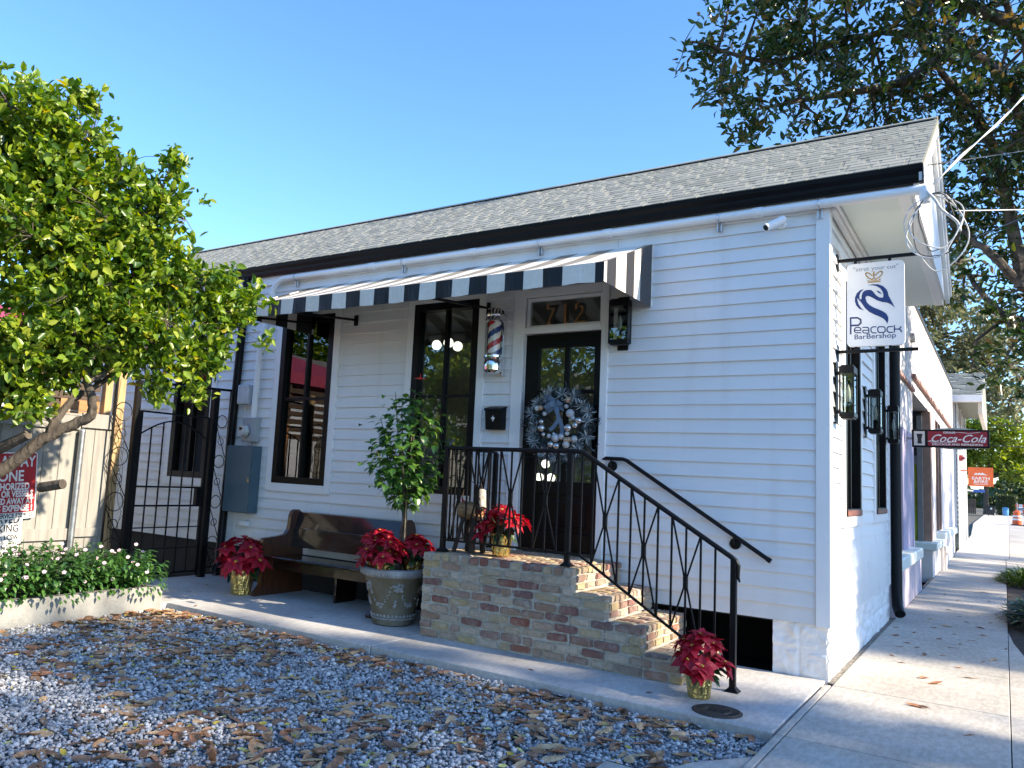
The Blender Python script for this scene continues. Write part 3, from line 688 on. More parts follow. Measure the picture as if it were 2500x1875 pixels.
pat = [0]*5+[1]*5+[2]*5+[1]*5
for i in range(nz):
    for j in range(nn): mb.f.append((i*nn+j, i*nn+(j+1) % nn, (i+1)*nn+(j+1) % nn, (i+1)*nn+j)); mb.m.append(pat[int(j*.5-i*20/30+34) % 20])
mb.v += vs; mb.build('striped_cylinder', [PR, PW, PB], bp, smooth=True)
mb = MB(); mb.lathe([(.078, 2.795), (.078, 3.145)], (px, py, 0), 32); mb.build('glass_tube', glass_mat('thin_glass', (.98, .98, .98), 1.25, 0.0), bp, smooth='auto')
mb = MB(); mb.bbox(px-.035, px+.035, -.06, -.018, 2.60, 3.26, .005); mb.bbox(px+.035, px+.075, -.09, -.02, 2.58, 3.25, .006); mb.build('bracket', CHROME, bp)

# mailbox
ml = thing('mailbox', 'small black wall mailbox with a white lily emblem left of the door', 'mailbox', (-3.23, -.02, 2.0))
mb = MB(); mb.prism([(-.02, 2.0), (-.10, 2.0), (-.125, 2.21), (-.02, 2.235)], lambda u, v, d: (d, u, v), -3.335, -3.13); mb.build('body', BLACK, ml)
mb = MB(); mb.prism([(-.02, 2.236), (-.02, 2.252), (-.135, 2.224), (-.137, 2.20), (-.129, 2.211)], lambda u, v, d: (d, u, v), -3.342, -3.123); mb.build('lid', BLACK, ml)
mb = MB(); fe = lambda u, v, d: (-3.235+u, -.117-d+ -.012*(v-.0)*6, 2.115+v)
for poly in ([(0, .035), (.009, .012), (.004, -.004), (-.004, -.004), (-.009, .012)], [(.005, -.003), (.014, .012), (.023, .010), (.02, -.002), (.008, -.008)], [(-.005, -.003), (-.014, .012), (-.023, .010), (-.02, -.002), (-.008, -.008)], [(-.012, -.012), (.012, -.012), (.012, -.007), (-.012, -.007)], [(0, -.032), (.007, -.013), (-.007, -.013)]): mb.prism(poly, fe, 0, .003)
mb.build('emblem', TRIM, ml)

# lanterns
def lantern(t, c, out, h=.44, w=.2, dep=.16):
    """box lantern; c = centre of its back plate on the wall, out = unit outwards"""
    ox, oy = out; sx, sy = -oy, ox
    P = lambda a, d, z: (c[0]+sx*a+ox*d, c[1]+sy*a+oy*d, c[2]+z)
    def bx(mb, a0, a1, d0, d1, z0, z1):
        p, q = P(a0, d0, z0), P(a1, d1, z1); mb.bbox(p[0], q[0], p[1], q[1], p[2], q[2], .003)
    mb = MB(); bx(mb, -.055, .055, 0, .018, -h*.62, h*.62); bx(mb, -.03, .03, .018, .05, h*.36, h*.42); bx(mb, -.03, .03, .018, .05, -h*.42, -h*.36); mb.build('back_plate', BLACK, t)
    d0, d1 = .045, .045+dep; mb = MB()
    bx(mb, -w/2, w/2, d0, d1, h*.36, h*.5); bx(mb, -w/2*.86, w/2*.86, d0+.01, d1-.01, h*.5, h*.53); bx(mb, -w/2, w/2, d0, d1, -h*.5, -h*.41); bx(mb, -w/2*.86, w/2*.86, d0+.01, d1-.01, -h*.53, -h*.5)
    for a in (-w/2, w/2-.014):
        for d in (d0, d1-.014): bx(mb, a, a+.014, d, d+.014, -h*.41, h*.36)
    mb.build('frame', BLACK, t)
    mb = MB()
    for a0, a1, e0, e1 in ((-w/2+.014, w/2-.014, d1-.009, d1-.006), (-w/2+.005, -w/2+.008, d0+.014, d1-.014), (w/2-.008, w/2-.005, d0+.014, d1-.014)):
        p, q = P(a0, e0, -h*.41), P(a1, e1, h*.36); mb.box(p[0], q[0], p[1], q[1], p[2], q[2])
    mb.build('glass', GLASS, t)
    mb = MB(); cc = P(0, (d0+d1)/2, 0); mb.lathe([(.022, -h*.41), (.022, -h*.2), (.012, -h*.19)], cc, 12); mb.build('socket', BLACK, t)
    mb = MB(); mb.lathe([(.010, -h*.19), (.022, -h*.08), (.018, .02), (.004, .07)], cc, 12); mb.build('bulb', mat('frosted_bulb', (.85, .83, .76), .3), t, smooth=True)
t = thing('wall_lantern', 'black glass wall lantern on the long wall right of the door under the awning', 'lantern', (-1.83, 0, 3.06)); lantern(t, (-1.83, -.02, 3.06), (0, -1), .43, .2, .1)
for y, lb in ((.34, 'black wall lantern by the white corner board, nearest of the street row'), (2.12, 'middle black wall lantern between the two street windows'), (3.80, 'farthest black wall lantern of the street wall, in front of the downspout')):
    t = thing('wall_lantern', lb, 'lantern', (0, y, 2.39), 'lanterns on the street wall'); lantern(t, (.012, y, 2.39), (1, 0), .44, .2, .12)

# conduit, security camera, downspouts
cd = thing('conduit_pipe', 'white service conduit pipe clamped along the wall under the gutter', 'pipe', (0, -.08, 3.98))
mb = MB(); bend = [(-6.62, 3.98)]+[(-6.62-.24*math.sin(a), 3.74+.24*math.cos(a)) for a in [R(q) for q in (15, 30, 45, 60, 75, 90)]]
mb.tube([(.70, -.08, 3.98), (-3, -.08, 3.98)]+[(x, -.08, z) for x, z in bend]+[(-6.865, -.08, 3.5), (-7.0, -.08, 3.15), (-7.02, -.08, 2.0)], .040, 12)
for x in (-5.1, -3.62, -.55, -2.0): mb.tube([(x-.04, -.08, 3.98), (x+.04, -.08, 3.98)], .048, 12)
mb.build('pipe', TRIM, cd, smooth='auto')
for x in (-6.42, -4.62, -2.78, -.9, -.04):
    mb = MB(); mb.ring((x, -.08, 3.98), (1, 0, 0), .044, .008, 16, 6); mb.bbox(x-.022, x-.010, -.06, -.02, 3.86, 3.97, .002); mb.bbox(x+.010, x+.022, -.06, -.02, 3.86, 3.97, .002); mb.build('clamp', mat('clamp_steel', (.6, .6, .62), .35, .7) if x == -6.42 else bpy.data.materials['clamp_steel'], cd)
mb = MB(); mb.lathe([(.035, -.09), (.045, -.06), (.052, 0), (.042, .04), (.02, .05)], (.75, -.08, 3.96), 16); mb.tube([(.64, -.08, 3.98), (.75, -.08, 3.98)], .042, 12); mb.build('weather_head', TRIM, cd, smooth='auto')
sc = thing('security_camera', 'small white bullet security camera on the wall near the corner', 'security camera', (-.36, -.02, 3.85))
mb = MB(); mb.lathe([(.045, 0), (.045, .02), (.03, .03)], (0, 0, 0), 16); mb.v = [(-.36+x, -.02-z, 3.86+y) for x, y, z in mb.v]; mb.tube([(-.36, -.04, 3.86), (-.37, -.10, 3.855)], .014, 8); mb.build('mount', TRIM, sc)
mb = MB(); mb.tube([(-.33, -.09, 3.885), (-.45, -.22, 3.785)], .036, 14); mb.build('body', TRIM, sc, smooth='auto')
mb = MB(); mb.tube([(-.4505, -.2205, 3.7845), (-.453, -.223, 3.782)], .026, 14); mb.build('lens', BLACK, sc)
ds = thing('downspout', 'tall black round downspout at the left end of the clapboards beside the gate', 'downspout', (-7.46, -.06, 0))
mb = MB(); mb.tube([(-7.38, -.085, 4.06), (-7.38, -.08, 3.86), (-7.40, -.07, 3.6), (-7.44, -.06, 2.6), (-7.50, -.06, .2), (-7.5, -.12, .06)], .055, 14); mb.build('pipe', GUTTER, ds, smooth='auto')
ds = thing('downspout', 'black downspout with open elbow between street wall and lavender shopfront', 'downspout', (.09, 4.2, 0))
mb = MB(); mb.tube([(.09, 4.28, 3.99), (.09, 4.24, 2), (.09, 4.22, .3), (.10, 4.17, .17), (.14, 4.06, .09)], .062, 16, cap=False); mb.tube([(.139, 4.063, .092), (.12, 4.115, .125)], .056, 16); mb.build('pipe', GUTTER, ds, smooth='auto')

# electric meter and boxes at the left
me_ = thing('electric_meter', 'grey electric meter with round glass dial above the blue grey panel', 'meter', (-7.05, -.02, 1.9))
MG = mat('grey_meter_paint', (.34, .37, .39), .45, ns=6, na=.08)
mb = MB(); mb.bbox(-7.17, -6.93, -.13, -.02, 1.80, 2.12, .008); mb.tube([(-7.05, -.08, 1.80), (-7.05, -.08, 1.76)], .03, 10); mb.build('housing', MG, me_)
mb = MB(); mb.tube([(-7.09, -.131, 1.94), (-7.09, -.15, 1.94)], .092, 24); mb.build('dial_ring', GALV, me_)
mb = MB(); mb.tube([(-7.09, -.15, 1.94), (-7.09, -.22, 1.94)], [.08, .07], 24); mb.build('dial', mat('meter_dial', (.55, .57, .55), .15, coat=.6), me_)
mb = MB(); mb.bbox(-7.115, -7.065, -.224, -.2201, 1.95, 1.985, .001); mb.build('display', BLACK, me_)
bx = thing('electrical_panel', 'tall blue grey electrical panel box with a small padlock on the wall', 'electrical panel', (-7.1, -.02, .86))
EB = mat('blue_grey_enamel', (.065, .12, .155), .4, ns=2, na=.08, bs=30, bk=.03)
mb = MB(); mb.bbox(-7.36, -6.87, -.17, -.02, .87, 1.745, .006); mb.build('box', EB, bx)
mb = MB(); mb.bbox(-7.365, -6.88, -.186, -.171, .875, 1.735, .005); mb.build('door', EB, bx)
mb = MB(); mb.bbox(-6.91, -6.885, -.205, -.187, 1.27, 1.31, .003); mb.ring((-6.8975, -.196, 1.32), (1, 0, 0), .015, .004); mb.build('padlock', mat('brass_padlock', (.55, .42, .2), .3, .9), bx)
jb = thing('junction_box', 'pale grey junction box on the wall above the electric meter', 'junction box', (-7.24, -.02, 2.4))
mb = MB(); mb.bbox(-7.34, -7.13, -.12, -.02, 2.30, 2.57, .02); mb.build('box', mat('pale_grey_plastic', (.50, .51, .53), .5), jb); mb = MB(); mb.tube([(-7.25, -.04, 2.3), (-7.27, -.03, 1.2), (-7.3, -.03, .3)], .006, 6); mb.build('cable', TRIM, jb)
ob = thing('outlet_box', 'tiny white outlet box hanging below the blue grey electrical panel', 'outlet box', (-7.06, -.02, .74))
mb = MB(); mb.bbox(-7.12, -7.0, -.09, -.02, .70, .765, .004); mb.tube([(-7.05, -.05, .765), (-7.05, -.05, .868)], .006, 6); mb.build('box', TRIM, ob)
# ------------------------------------------------------------------ brick steps
st = thing('brick_steps', 'old reclaimed brick landing with three steps below the front door', 'steps', (-1.8, -1.08, 0))
BRICK = ramp_island('reclaimed_brick', [(0, (0.449, 0.356, 0.246)), (0.16, (0.42, 0.31, 0.153)), (0.3, (0.351, 0.283, 0.212)), (0.44, (0.508, 0.42, 0.322)), (0.56, (0.293, 0.192, 0.127)), (0.66, (0.205, 0.096, 0.081)), (0.78, (0.39, 0.301, 0.22)), (0.88, (0.264, 0.091, 0.055)), (0.95, (0.156, 0.109, 0.102)), (1, (0.468, 0.383, 0.28))], .88, bump=(38, .9, .010), patch=(.48, .44, .36))
MORT = mat('lime_mortar', (.47, .44, .375), .95, ns=18, na=.16, bs=90, bk=.7, bdist=.006)
XL, YF, YB = -3.345, -1.08, -.03
STEP = [(-1.775, .774), (-1.468, .580), (-1.148, .387), (-.826, .194)]
def soft_brick(mb, c, s, rng, wear=.011):
    bm = bmesh.new(); bmesh.ops.create_cube(bm, size=1)
    bmesh.ops.bevel(bm, geom=bm.edges[:], offset=.09, segments=2, affect='EDGES')
    q = rng.uniform(0, 99); j = [rng.uniform(-.003, .003) for _ in range(3)]
    for v in bm.verts:
        p = Vector((c[0]+v.co.x*s[0], c[1]+v.co.y*s[1], c[2]+v.co.z*s[2]))
        p += mnoise.noise_vector(p*14+Vector((q, 0, 0)))*wear; p += Vector((j[0], j[1]*.6, j[2])); v.co = p
    bm.verts.index_update(); mb.add([v.co for v in bm.verts], [[v.index for v in f.verts] for f in bm.faces]); bm.free()
mb = MB(); prevz = 0
for i, (x, z) in enumerate(STEP):
    x0 = XL+.01 if i == 0 else STEP[i-1][0]-.008
    mb.box(x0, x-.015, YF+.015, YB, -.1, z-.014)
mb.build('mortar_core', MORT, st)
rng = random.Random(3); mb = MB(); H = .0645
HF = .0774
SEG = [(XL, STEP[0][0], .774)]+[(STEP[q-1][0], STEP[q][0], STEP[q][1]) for q in (1, 2, 3)]
for k in range(10):
    za, zb = k*HF, (k+1)*HF
    full = max(b for a, b, t in SEG if t > zb-.004); runs = [(XL, full, zb)]+[(a, b, t) for a, b, t in SEG if za+.022 < t <= zb-.004]
    for (ra, xe, zt) in runs:
        x = ra+(rng.uniform(0, .02) if ra == XL else 0)-(.1 if k % 2 and ra == XL else 0); zc = (za+zt)/2; hh = zt-za
        while x < xe-.02:
            header = (k == 9) or rng.random() < .12
            w = rng.uniform(.10, .115) if header else rng.uniform(.20, .235); e = x+w; a, b = max(x, ra), min(e, xe)
            if xe-b < .05: b = xe
            if b-a > .03: soft_brick(mb, ((a+b)/2, YF+.045, zc), (b-a-.016, .09, hh-.016), rng)
            x = e if b != xe else xe
for k in range(12):
    z = (k+.5)*H
    # left end wall
    y = YF+.1
    while y < YB-.05:
        w = rng.uniform(.17, .2); e = min(y+w, YB); soft_brick(mb, (XL+.045, (y+e)/2, z), (.09, e-y-.012, H-.013), rng); y = e
for i, (xe, zt) in enumerate(STEP):      # risers that face the street
    zb = 0 if i == 3 else STEP[i+1][1]
    for k in range(3):
        z = zb+(k+.5)*H; y = YF+.096+(.0 if k % 2 else -.0)
        while y < YB-.03:
            w = rng.uniform(.09, .105) if k == 2 else rng.uniform(.17, .205); e = min(y+w, YB)
            soft_brick(mb, (xe-.045, (y+e)/2, z), (.09, e-y-.012, H-.013), rng); y = e
for i, (xe, zt) in enumerate(STEP):      # treads
    xs = XL+.1 if i == 0 else STEP[i-1][0]+.004; x1 = xe-.096; y = YF+.096; row = 0
    while y < YB-.02:
        e = min(y+.1, YB); x = xs-(.1 if row % 2 else 0)
        while x < x1-.02:
            b = min(x+rng.uniform(.185, .205), x1); a = max(x, xs)
            if b-a > .03: soft_brick(mb, ((a+b)/2, (y+e)/2, zt-.031), (b-a-.01, e-y-.01, .055), rng, .003)
            x = b
        y = e; row += 1
mb.build('bricks', BRICK, st)

# ------------------------------------------------------------------ railing
ra = thing('railing', 'black wrought iron railing with crossed baluster motifs round the brick steps', 'railing', (-1.9, -.95, .774))
YR = -.95; TZ, BZ = 1.757, .884; XA, XB, XK, XC = -3.21, -1.895, -1.79, -.49
slope = (.985-1.755)/(-.51+1.79); tz = lambda x: TZ if x < XK else TZ+slope*(x-XK); bz = lambda x: BZ if x < XK else BZ+slope*(x-XK)*1.005
def post(x, y, z0, z1, r=.022):
    mb = MB(); mb.bbox(x-r, x+r, y-r, y+r, z0, z1, .003); mb.bbox(x-.05, x+.05, y-.05, y+.05, z0, z0+.008, .002); mb.prism([(x-.045, y-.045), (x+.045, y-.045), (x+.045, y+.045), (x-.045, y+.045)], lambda u, v, d: ((u-x)*(1 if d < .5 else .5)+x, (v-y)*(1 if d < .5 else .5)+y, z0+.008 if d < .5 else z0+.035), 0, 1)
    mb.build('post', BLACK, ra)
post(XA, YR, .774, TZ-.004); post(XB, YR, .774, TZ-.004); post(XC, YR, 0, tz(XC)-.006); post(XA, -.06, .774, TZ-.004)
mb = MB()
mb.tube([(XA-.02, YR, TZ), (XK-.02, YR, TZ), (XK+.02, YR, TZ-.008), (XC-.02, YR, tz(XC-.02)), (XC+.01, YR, tz(XC)-.01), (XC+.032, YR, tz(XC)-.05), (XC+.03, YR, tz(XC)-.13), (XC+.045, YR, tz(XC)-.17)], [.02]*5+[.018, .014, .006], 10)
mb.bar((XA, YR, TZ), (XA, -.06, TZ), .035, .022); mb.build('top_rail', BLACK, ra, smooth='auto')
mb = MB(); mb.bar((XA, YR, BZ), (XK, YR, BZ), .022, .018); mb.bar((XK, YR, BZ), (XC, YR, bz(XC)), .022, .018); mb.bar((XA, YR, BZ), (XA, -.06, BZ), .022, .018); mb.build('bottom_rail', BLACK, ra)
S = .115
def baluster(x, y=YR, r=.0075):
    mb = MB(); mb.bbox(x-r, x+r, y-r, y+r, bz(x), tz(x), .0015); mb.build('baluster', BLACK, ra)
def motif(x, alongy=None):
    mb = MB()
    if alongy is None:
        P = lambda u, z: (x+u, YR, z); t, b = tz, bz; zc = (tz(x)+bz(x))/2
        tl, trr, bl, br = tz(x-S), tz(x+S), bz(x-S), bz(x+S)
    else:
        P = lambda u, z: (XA, alongy+u, z); zc = (TZ+BZ)/2; tl = trr = TZ; bl = br = BZ
    top, bot = (tl+trr)/2, (bl+br)/2
    mb.bar(P(0, bot), P(0, top), .014, .014)
    mb.bar(P(0, zc-.045), P(0, zc+.045), .032, .032)
    for u, zt in ((-S, tl), (S, trr)): mb.bar(P(u*.98, zt-.01), P(u*.1, zc+.04), .013, .012)
    for u, zb in ((-S, bl), (S, br)): mb.bar(P(u*.98, zb+.01), P(u*.1, zc-.04), .013, .012)
    mb.build('crossed_motif', BLACK, ra)
for c in (-2.846, -2.486, -2.126): motif(c); baluster(c-S-.002); baluster(c+S+.002)
baluster(-3.1)
for c in (-1.555, -1.210, -.861): motif(c); baluster(c-S-.002); baluster(c+S+.002)
baluster(-.631); baluster(-1.779)
for y in (-.72, -.30): motif(0, y)
for y in (-.86, -.58, -.52, -.44, -.16):
    mb = MB(); mb.bbox(XA-.0075, XA+.0075, y-.0075, y+.0075, BZ, TZ, .0015); mb.build('baluster', BLACK, ra)
hr = thing('handrail', 'black sloping handrail fixed to the clapboards by two round rosettes', 'handrail', (-1.2, -.07, 1.3))
mb = MB(); mb.tube([(-1.99, -.07, 1.725), (-1.955, -.07, 1.737), (-1.78, -.07, 1.733), (-1.745, -.07, 1.723), (-.456, -.07, .931)], [.008, .019, .019, .019, .019], 10); mb.tube([(-.456, -.07, .931), (-.425, -.07, .912)], .022, 10); mb.build('rail', BLACK, hr, smooth='auto')
for x, z in ((-1.905, 1.665), (-.735, 1.03)):
    mb = MB(); mb.tube([(x, -.021, z), (x, -.034, z), (x, -.04, z)], [.05, .047, .02], 20); mb.tube([(x, -.04, z), (x, -.07, z+.02), (x+.005, -.07, z+.06)], .01, 8); mb.build('rosette', BLACK, hr, smooth='auto')

# ------------------------------------------------------------------ drain cover
dc = thing('drain_cover', 'round dark iron drain cover set in the walkway in front of the steps', 'drain cover', (-.42, -1.575, 0))
IRON = mat('cast_iron', (.075, .068, .062), .6, .6, ns=40, na=.2, bs=90, bk=.4)
mb = MB(); mb.lathe([(.165, .001), (.165, .006), (.158, .008), (.03, .008)], (-.42, -1.575, 0), 40); mb.build('plate', IRON, dc)
mb = MB()
for r in (.148, .085): mb.ring((-.42, -1.575, .008), (0, 0, 1), r, .0035, 40, 5)
for i in range(26):
    a = 2*math.pi*i/26; mb.bar((-.42+.1*math.cos(a), -1.575+.1*math.sin(a), .009), (-.42+.135*math.cos(a), -1.575+.135*math.sin(a), .009), .007, .005)
for i in range(5): mb.bar((-.48, -1.62+i*.022, .009), (-.36, -1.62+i*.022, .009), .006, .005)
mb.build('raised_pattern', IRON, dc)

# ------------------------------------------------------------------ bench (church pew)
be = thing('pew_bench', 'dark varnished wooden church pew against the white wall', 'bench', (-5.1, -.4, 0))
WOODM = mat('dark_varnished_wood', (.020, .008, .004), .3, ns=3, na=.3, coat=.8, spec=.15, col2=(.009, .004, .002), stretch=(1.2, 14, 14), bs=20, bk=.1)
WOODE = mat('varnished_end_wood', (.11, .036, .012), .35, ns=3, na=.3, coat=.6, col2=(.022, .008, .004), stretch=(14, 14, 1.2), bs=20, bk=.1)
prof = [(-.80, 0), (-.81, .03), (-.76, .07), (-.72, .12), (-.70, .3), (-.72, .5), (-.735, .60), (-.725, .645), (-.68, .66), (-.45, .68), (-.37, .70), (-.33, .75), (-.315, .82), (-.31, .90), (-.29, .955), (-.25, .985), (-.18, .985), (-.13, .95), (-.10, .88), (-.085, .7), (-.07, .3), (-.045, .07), (-.04, 0)]
for x0, x1 in ((-5.965, -5.91), (-4.225, -4.17)):
    mb = MB(); mb.prism(prof, lambda u, v, d: (d, u-.02, v), x0, x1); mb.build('end_panel', WOODE, be)
mb = MB(); mb.prism([(-.68, .425), (-.70, .435), (-.70, .45), (-.69, .462), (-.24, .445), (-.24, .41)], lambda u, v, d: (d, u-.02, v), -5.909, -4.226); mb.build('seat', WOODM, be)
mb = MB()
mb.prism([(-.26, .54), (-.285, .545), (-.245, .765), (-.215, .765)], lambda u, v, d: (d, u-.02, v), -5.909, -4.226); mb.prism([(-.212, .77), (-.24, .77), (-.185, .955), (-.16, .955)], lambda u, v, d: (d, u-.02, v), -5.909, -4.226); mb.build('backrest', WOODM, be)
mb = MB(); mb.box(-5.909, -4.226, -.56, -.535, .30, .42); mb.box(-5.05, -5.02, -.42, -.08, .0, .42); mb.build('seat_support', WOODM, be)

# ------------------------------------------------------------------ poinsettias
BR_ = ramp_island('red_bract', [(0, (.24, .003, .014)), (.5, (.42, .005, .022)), (1, (.60, .012, .03))], .55, trans=.22, bump=(35, .15, .003))
PGL = ramp_island('poinsettia_leaf', [(0, (.018, .05, .016)), (1, (.035, .085, .025))], .45, trans=.12)
CYA = mat('yellow_buds', (.55, .42, .05), .5)
def poinsettia(name_label, loc, s=1.0, seed=0, pot=True, rz=0, group='poinsettias in gold foil'):
    rng = random.Random(seed); t = thing('poinsettia', name_label, 'poinsettia', loc, group, rz); x0, y0, z0 = loc
    ph = .19*s
    mb = MB(); nn = 44
    wob = lambda a, i: 1+(.06 if i > 1 else .03)*math.sin(a*7+i*1.3+seed)+.04*math.sin(a*13+seed*2+i*2.1)+.035*mnoise.noise(Vector((a*6, i*3, seed)))
    mb.lathe([(.070*s, 0), (.078*s, .01), (.086*s, ph*.5), (.097*s, ph*.9), (.112*s, ph*1.08), (.10*s, ph*1.02), (.085*s, ph*.8)], loc, nn, 0, wob); o = mb.build('foil_pot', GOLD, t, smooth=False)
    mb = MB()
    for i in range(26):
        a = rng.uniform(0, 6.28); h = rng.uniform(.95, 1.5)*ph; d = Vector((math.cos(a), math.sin(a), rng.uniform(-.45, .3)))
        mb.blade((x0+.05*s*math.cos(a), y0+.05*s*math.sin(a), z0+h), d, (0, 0, 1), rng.uniform(.12, .17)*s, .075*s, rng.uniform(.2, .9), .12, 4)
    for i in range(10):
        a = rng.uniform(0, 6.28); mb.tube([(x0, y0, z0+ph*.7), (x0+.05*math.cos(a)*s, y0+.05*math.sin(a)*s, z0+ph*1.4), (x0+.13*math.cos(a)*s, y0+.13*math.sin(a)*s, z0+ph*1.9)], .004, 5)
    mb.build('green_leaves', PGL, t)
    ctilt = rng.uniform(0, 6.28)
    heads = [(.03, ctilt, .46), (.13, .2, .40), (.13, 1.5, .41), (.13, 2.8, .40), (.13, 4.0, .41), (.13, 5.2, .40), (.20, .9, .31), (.20, 2.2, .30), (.20, 3.4, .31), (.20, 4.6, .31), (.20, 5.8, .30), (.18, 4.1, .235), (.17, 5.4, .24)]
    for (r, a, h) in heads:
        a += rng.uniform(-.4, .4)+ctilt; h = (h+rng.uniform(-.05, .03))*s; r *= s*rng.uniform(.8, 1.15)
        c = Vector((x0+r*math.cos(a), y0+r*math.sin(a), z0+h)); ax = Vector((math.cos(a)*r*4.2/s, math.sin(a)*r*4.2/s, 1)).normalized()
        e1 = ax.orthogonal().normalized(); e2 = ax.cross(e1); mb = MB(); ph0 = rng.uniform(0, 6)
        for ringn, (n, L, el) in enumerate(((7, .135, .05), (5, .10, .35), (3, .06, .7))):
            for i in range(n):
                q = ph0+ringn*.4+2*math.pi*i/n+rng.uniform(-.2, .2)
                d = (e1*math.cos(q)+e2*math.sin(q))*math.cos(el)+ax*(math.sin(el)+rng.uniform(-.15, .15))
                mb.blade(c, d, ax+Vector((rng.uniform(-.2, .2),)*3), L*s*rng.uniform(.8, 1.2), L*.60*s, rng.uniform(.1, 1.1), rng.uniform(.05, .3), 5, [.05, .62, 1.0, rng.uniform(.6, .85), .36, 0.0])
        for i in range(5):
            q = rng.uniform(0, 6.28); mb.sphere(c+ax*.012*s+(e1*math.cos(q)+e2*math.sin(q))*.008*s, .005*s, 6, 4, 1)
        mb.build('flower_head', [BR_, CYA], t)
    return t
poinsettia('red poinsettia in gold foil on the walkway between gate and pew', (-6.13, -.83, 0), 1.42, 1, rz=.3)
poinsettia('red poinsettia in gold foil on the brick landing beside the door', (-2.655, -.79, .778), 1.0, 2, rz=1.2)
poinsettia('red poinsettia in gold foil on the walkway at the foot of the steps', (-.63, -1.30, 0), .98, 3, rz=2.2)
# planter and its plants
pl = thing('planter', 'large weathered stone planter with garland relief beside the brick steps', 'planter', (-3.86, -.83, 0))
PX, PY = -3.86, -.83
PLM = mat('weathered_stone', (.18, .165, .125), .85, ns=4, na=.25, bs=40, bk=.6, bdist=.01, col2=(.10, .075, .03), det=6)
PLR = mat('pale_weathered_stone', (.30, .30, .285), .85, ns=9, na=.18, bs=60, bk=.4)
mb = MB(); prof = [(.185, 0), (.205, .012), (.21, .05), (.215, .09), (.235, .2), (.262, .32), (.29, .43), (.30, .478)]; mb.lathe(prof, (PX, PY, 0), 56); mb.build('bowl', PLM, pl, smooth='auto')
mb = MB(); mb.lathe([(.30, .470), (.325, .478), (.345, .495), (.352, .52), (.345, .545), (.325, .556), (.30, .555), (.285, .53), (.28, .47)], (PX, PY, 0), 64)
for i in range(60):
    a = 2*math.pi*i/60; mb.sphere((PX+.343*math.cos(a), PY+.343*math.sin(a), .505), .011, 6, 5, sc=(1, 1, 1.5))
mb.build('rim', PLR, pl, smooth='auto')
mb = MB(); rr = random.Random(8)
rad = lambda z: .205+(z-.05)*.222
def relief(a, z, r): q = rad(z); mb.sphere((PX+q*math.cos(a), PY+q*math.sin(a), z), r, 7, 5, sc=(1, 1, .9))
for k in range(5):
    a0 = -1.95+k*1.2566; 
    for i in range(34):
        t = rr.uniform(0, 1); relief(a0+.95*t+rr.uniform(-.03, .03), .40-.20*math.sin(math.pi*t)**.8+rr.uniform(-.018, .018), rr.uniform(.007, .013))
    for i in range(16): relief(a0+rr.uniform(-.09, .09), .40+rr.uniform(-.05, .03), rr.uniform(.009, .016))
    for i in range(14): relief(a0+1.10+rr.uniform(-.06, .06), .27-rr.uniform(0, .08), rr.uniform(.008, .013))
    for i in range(7): relief(a0+1.10+rr.uniform(-.08, .08), .37+rr.uniform(-.03, .03), rr.uniform(.010, .02))
for i in range(34):
    a = 2*math.pi*i/34
    for d, z in ((-.05, .09), (-.025, .115), (0, .125), (.025, .115), (.05, .09)): relief(a+d, z-.02, .012)
mb.build('garland_relief', PLR, pl, smooth=True)
mb = MB(); mb.lathe([(.279, .47), (.279, .485), (.02, .49)], (PX, PY, 0), 32); mb.build('soil', SOIL, pl)
poinsettia('red poinsettia in gold foil at the left front of the stone planter', (PX-.165, PY-.10, .43), 1.0, 4, rz=.5)
poinsettia('red poinsettia in gold foil in the middle of the stone planter', (PX+.02, PY-.19, .43), .98, 5, rz=2.5)
poinsettia('red poinsettia in gold foil at the right of the stone planter by the bricks', (PX+.185, PY+.04, .43), .98, 6, rz=4.0)
# hibiscus standard
hb = thing('hibiscus_tree', 'leafy hibiscus on a braided stem growing out of the stone planter', 'shrub', (PX+.05, PY+.03, .48))
hx, hy = PX+.05, PY+.03
mb = MB()
for k in range(3): mb.tube([(hx+.018*math.cos(k*2.09+z*9), hy+.018*math.sin(k*2.09+z*9), .48+z) for z in np.linspace(0, .75, 12)], .013, 7)
HL = []
for a, rad_, h in ((.3, .28, 2.2), (1.4, .22, 2.33), (2.6, .27, 2.25), (3.5, .32, 2.05), (4.7, .26, 2.3), (5.6, .30, 2.2), (.9, .33, 1.8), (3.0, .36, 1.75), (4.2, .34, 1.7), (5.2, .35, 1.75), (2.0, .3, 1.6), (0, .05, 2.36)):
    p = [Vector((hx, hy, 1.2)), Vector((hx+rad_*.55*math.cos(a), hy+rad_*.55*math.sin(a), 1.2+(h-1.2)*.45)), Vector((hx+rad_*math.cos(a), hy+rad_*math.sin(a), h))]
    mb.tube(p, [.010, .007, .003], 5); HL.append(p)
mb.build('stem', BARK, hb)
mb = MB(); mb.tube([(hx+.035, hy-.02, .48), (hx+.03, hy-.02, 1.35)], .008, 6); mb.build('stake', mat('bamboo', (.45, .34, .18), .5, ns=20, na=.1), hb)
HLM = ramp_island('hibiscus_leaf', [(0, (.025, .08, .020)), (.5, (.06, .15, .028)), (1, (.15, .27, .045))], .32, trans=.3, spec=.6, bump=(18, .2, .004))
rg = random.Random(21); mb = MB()
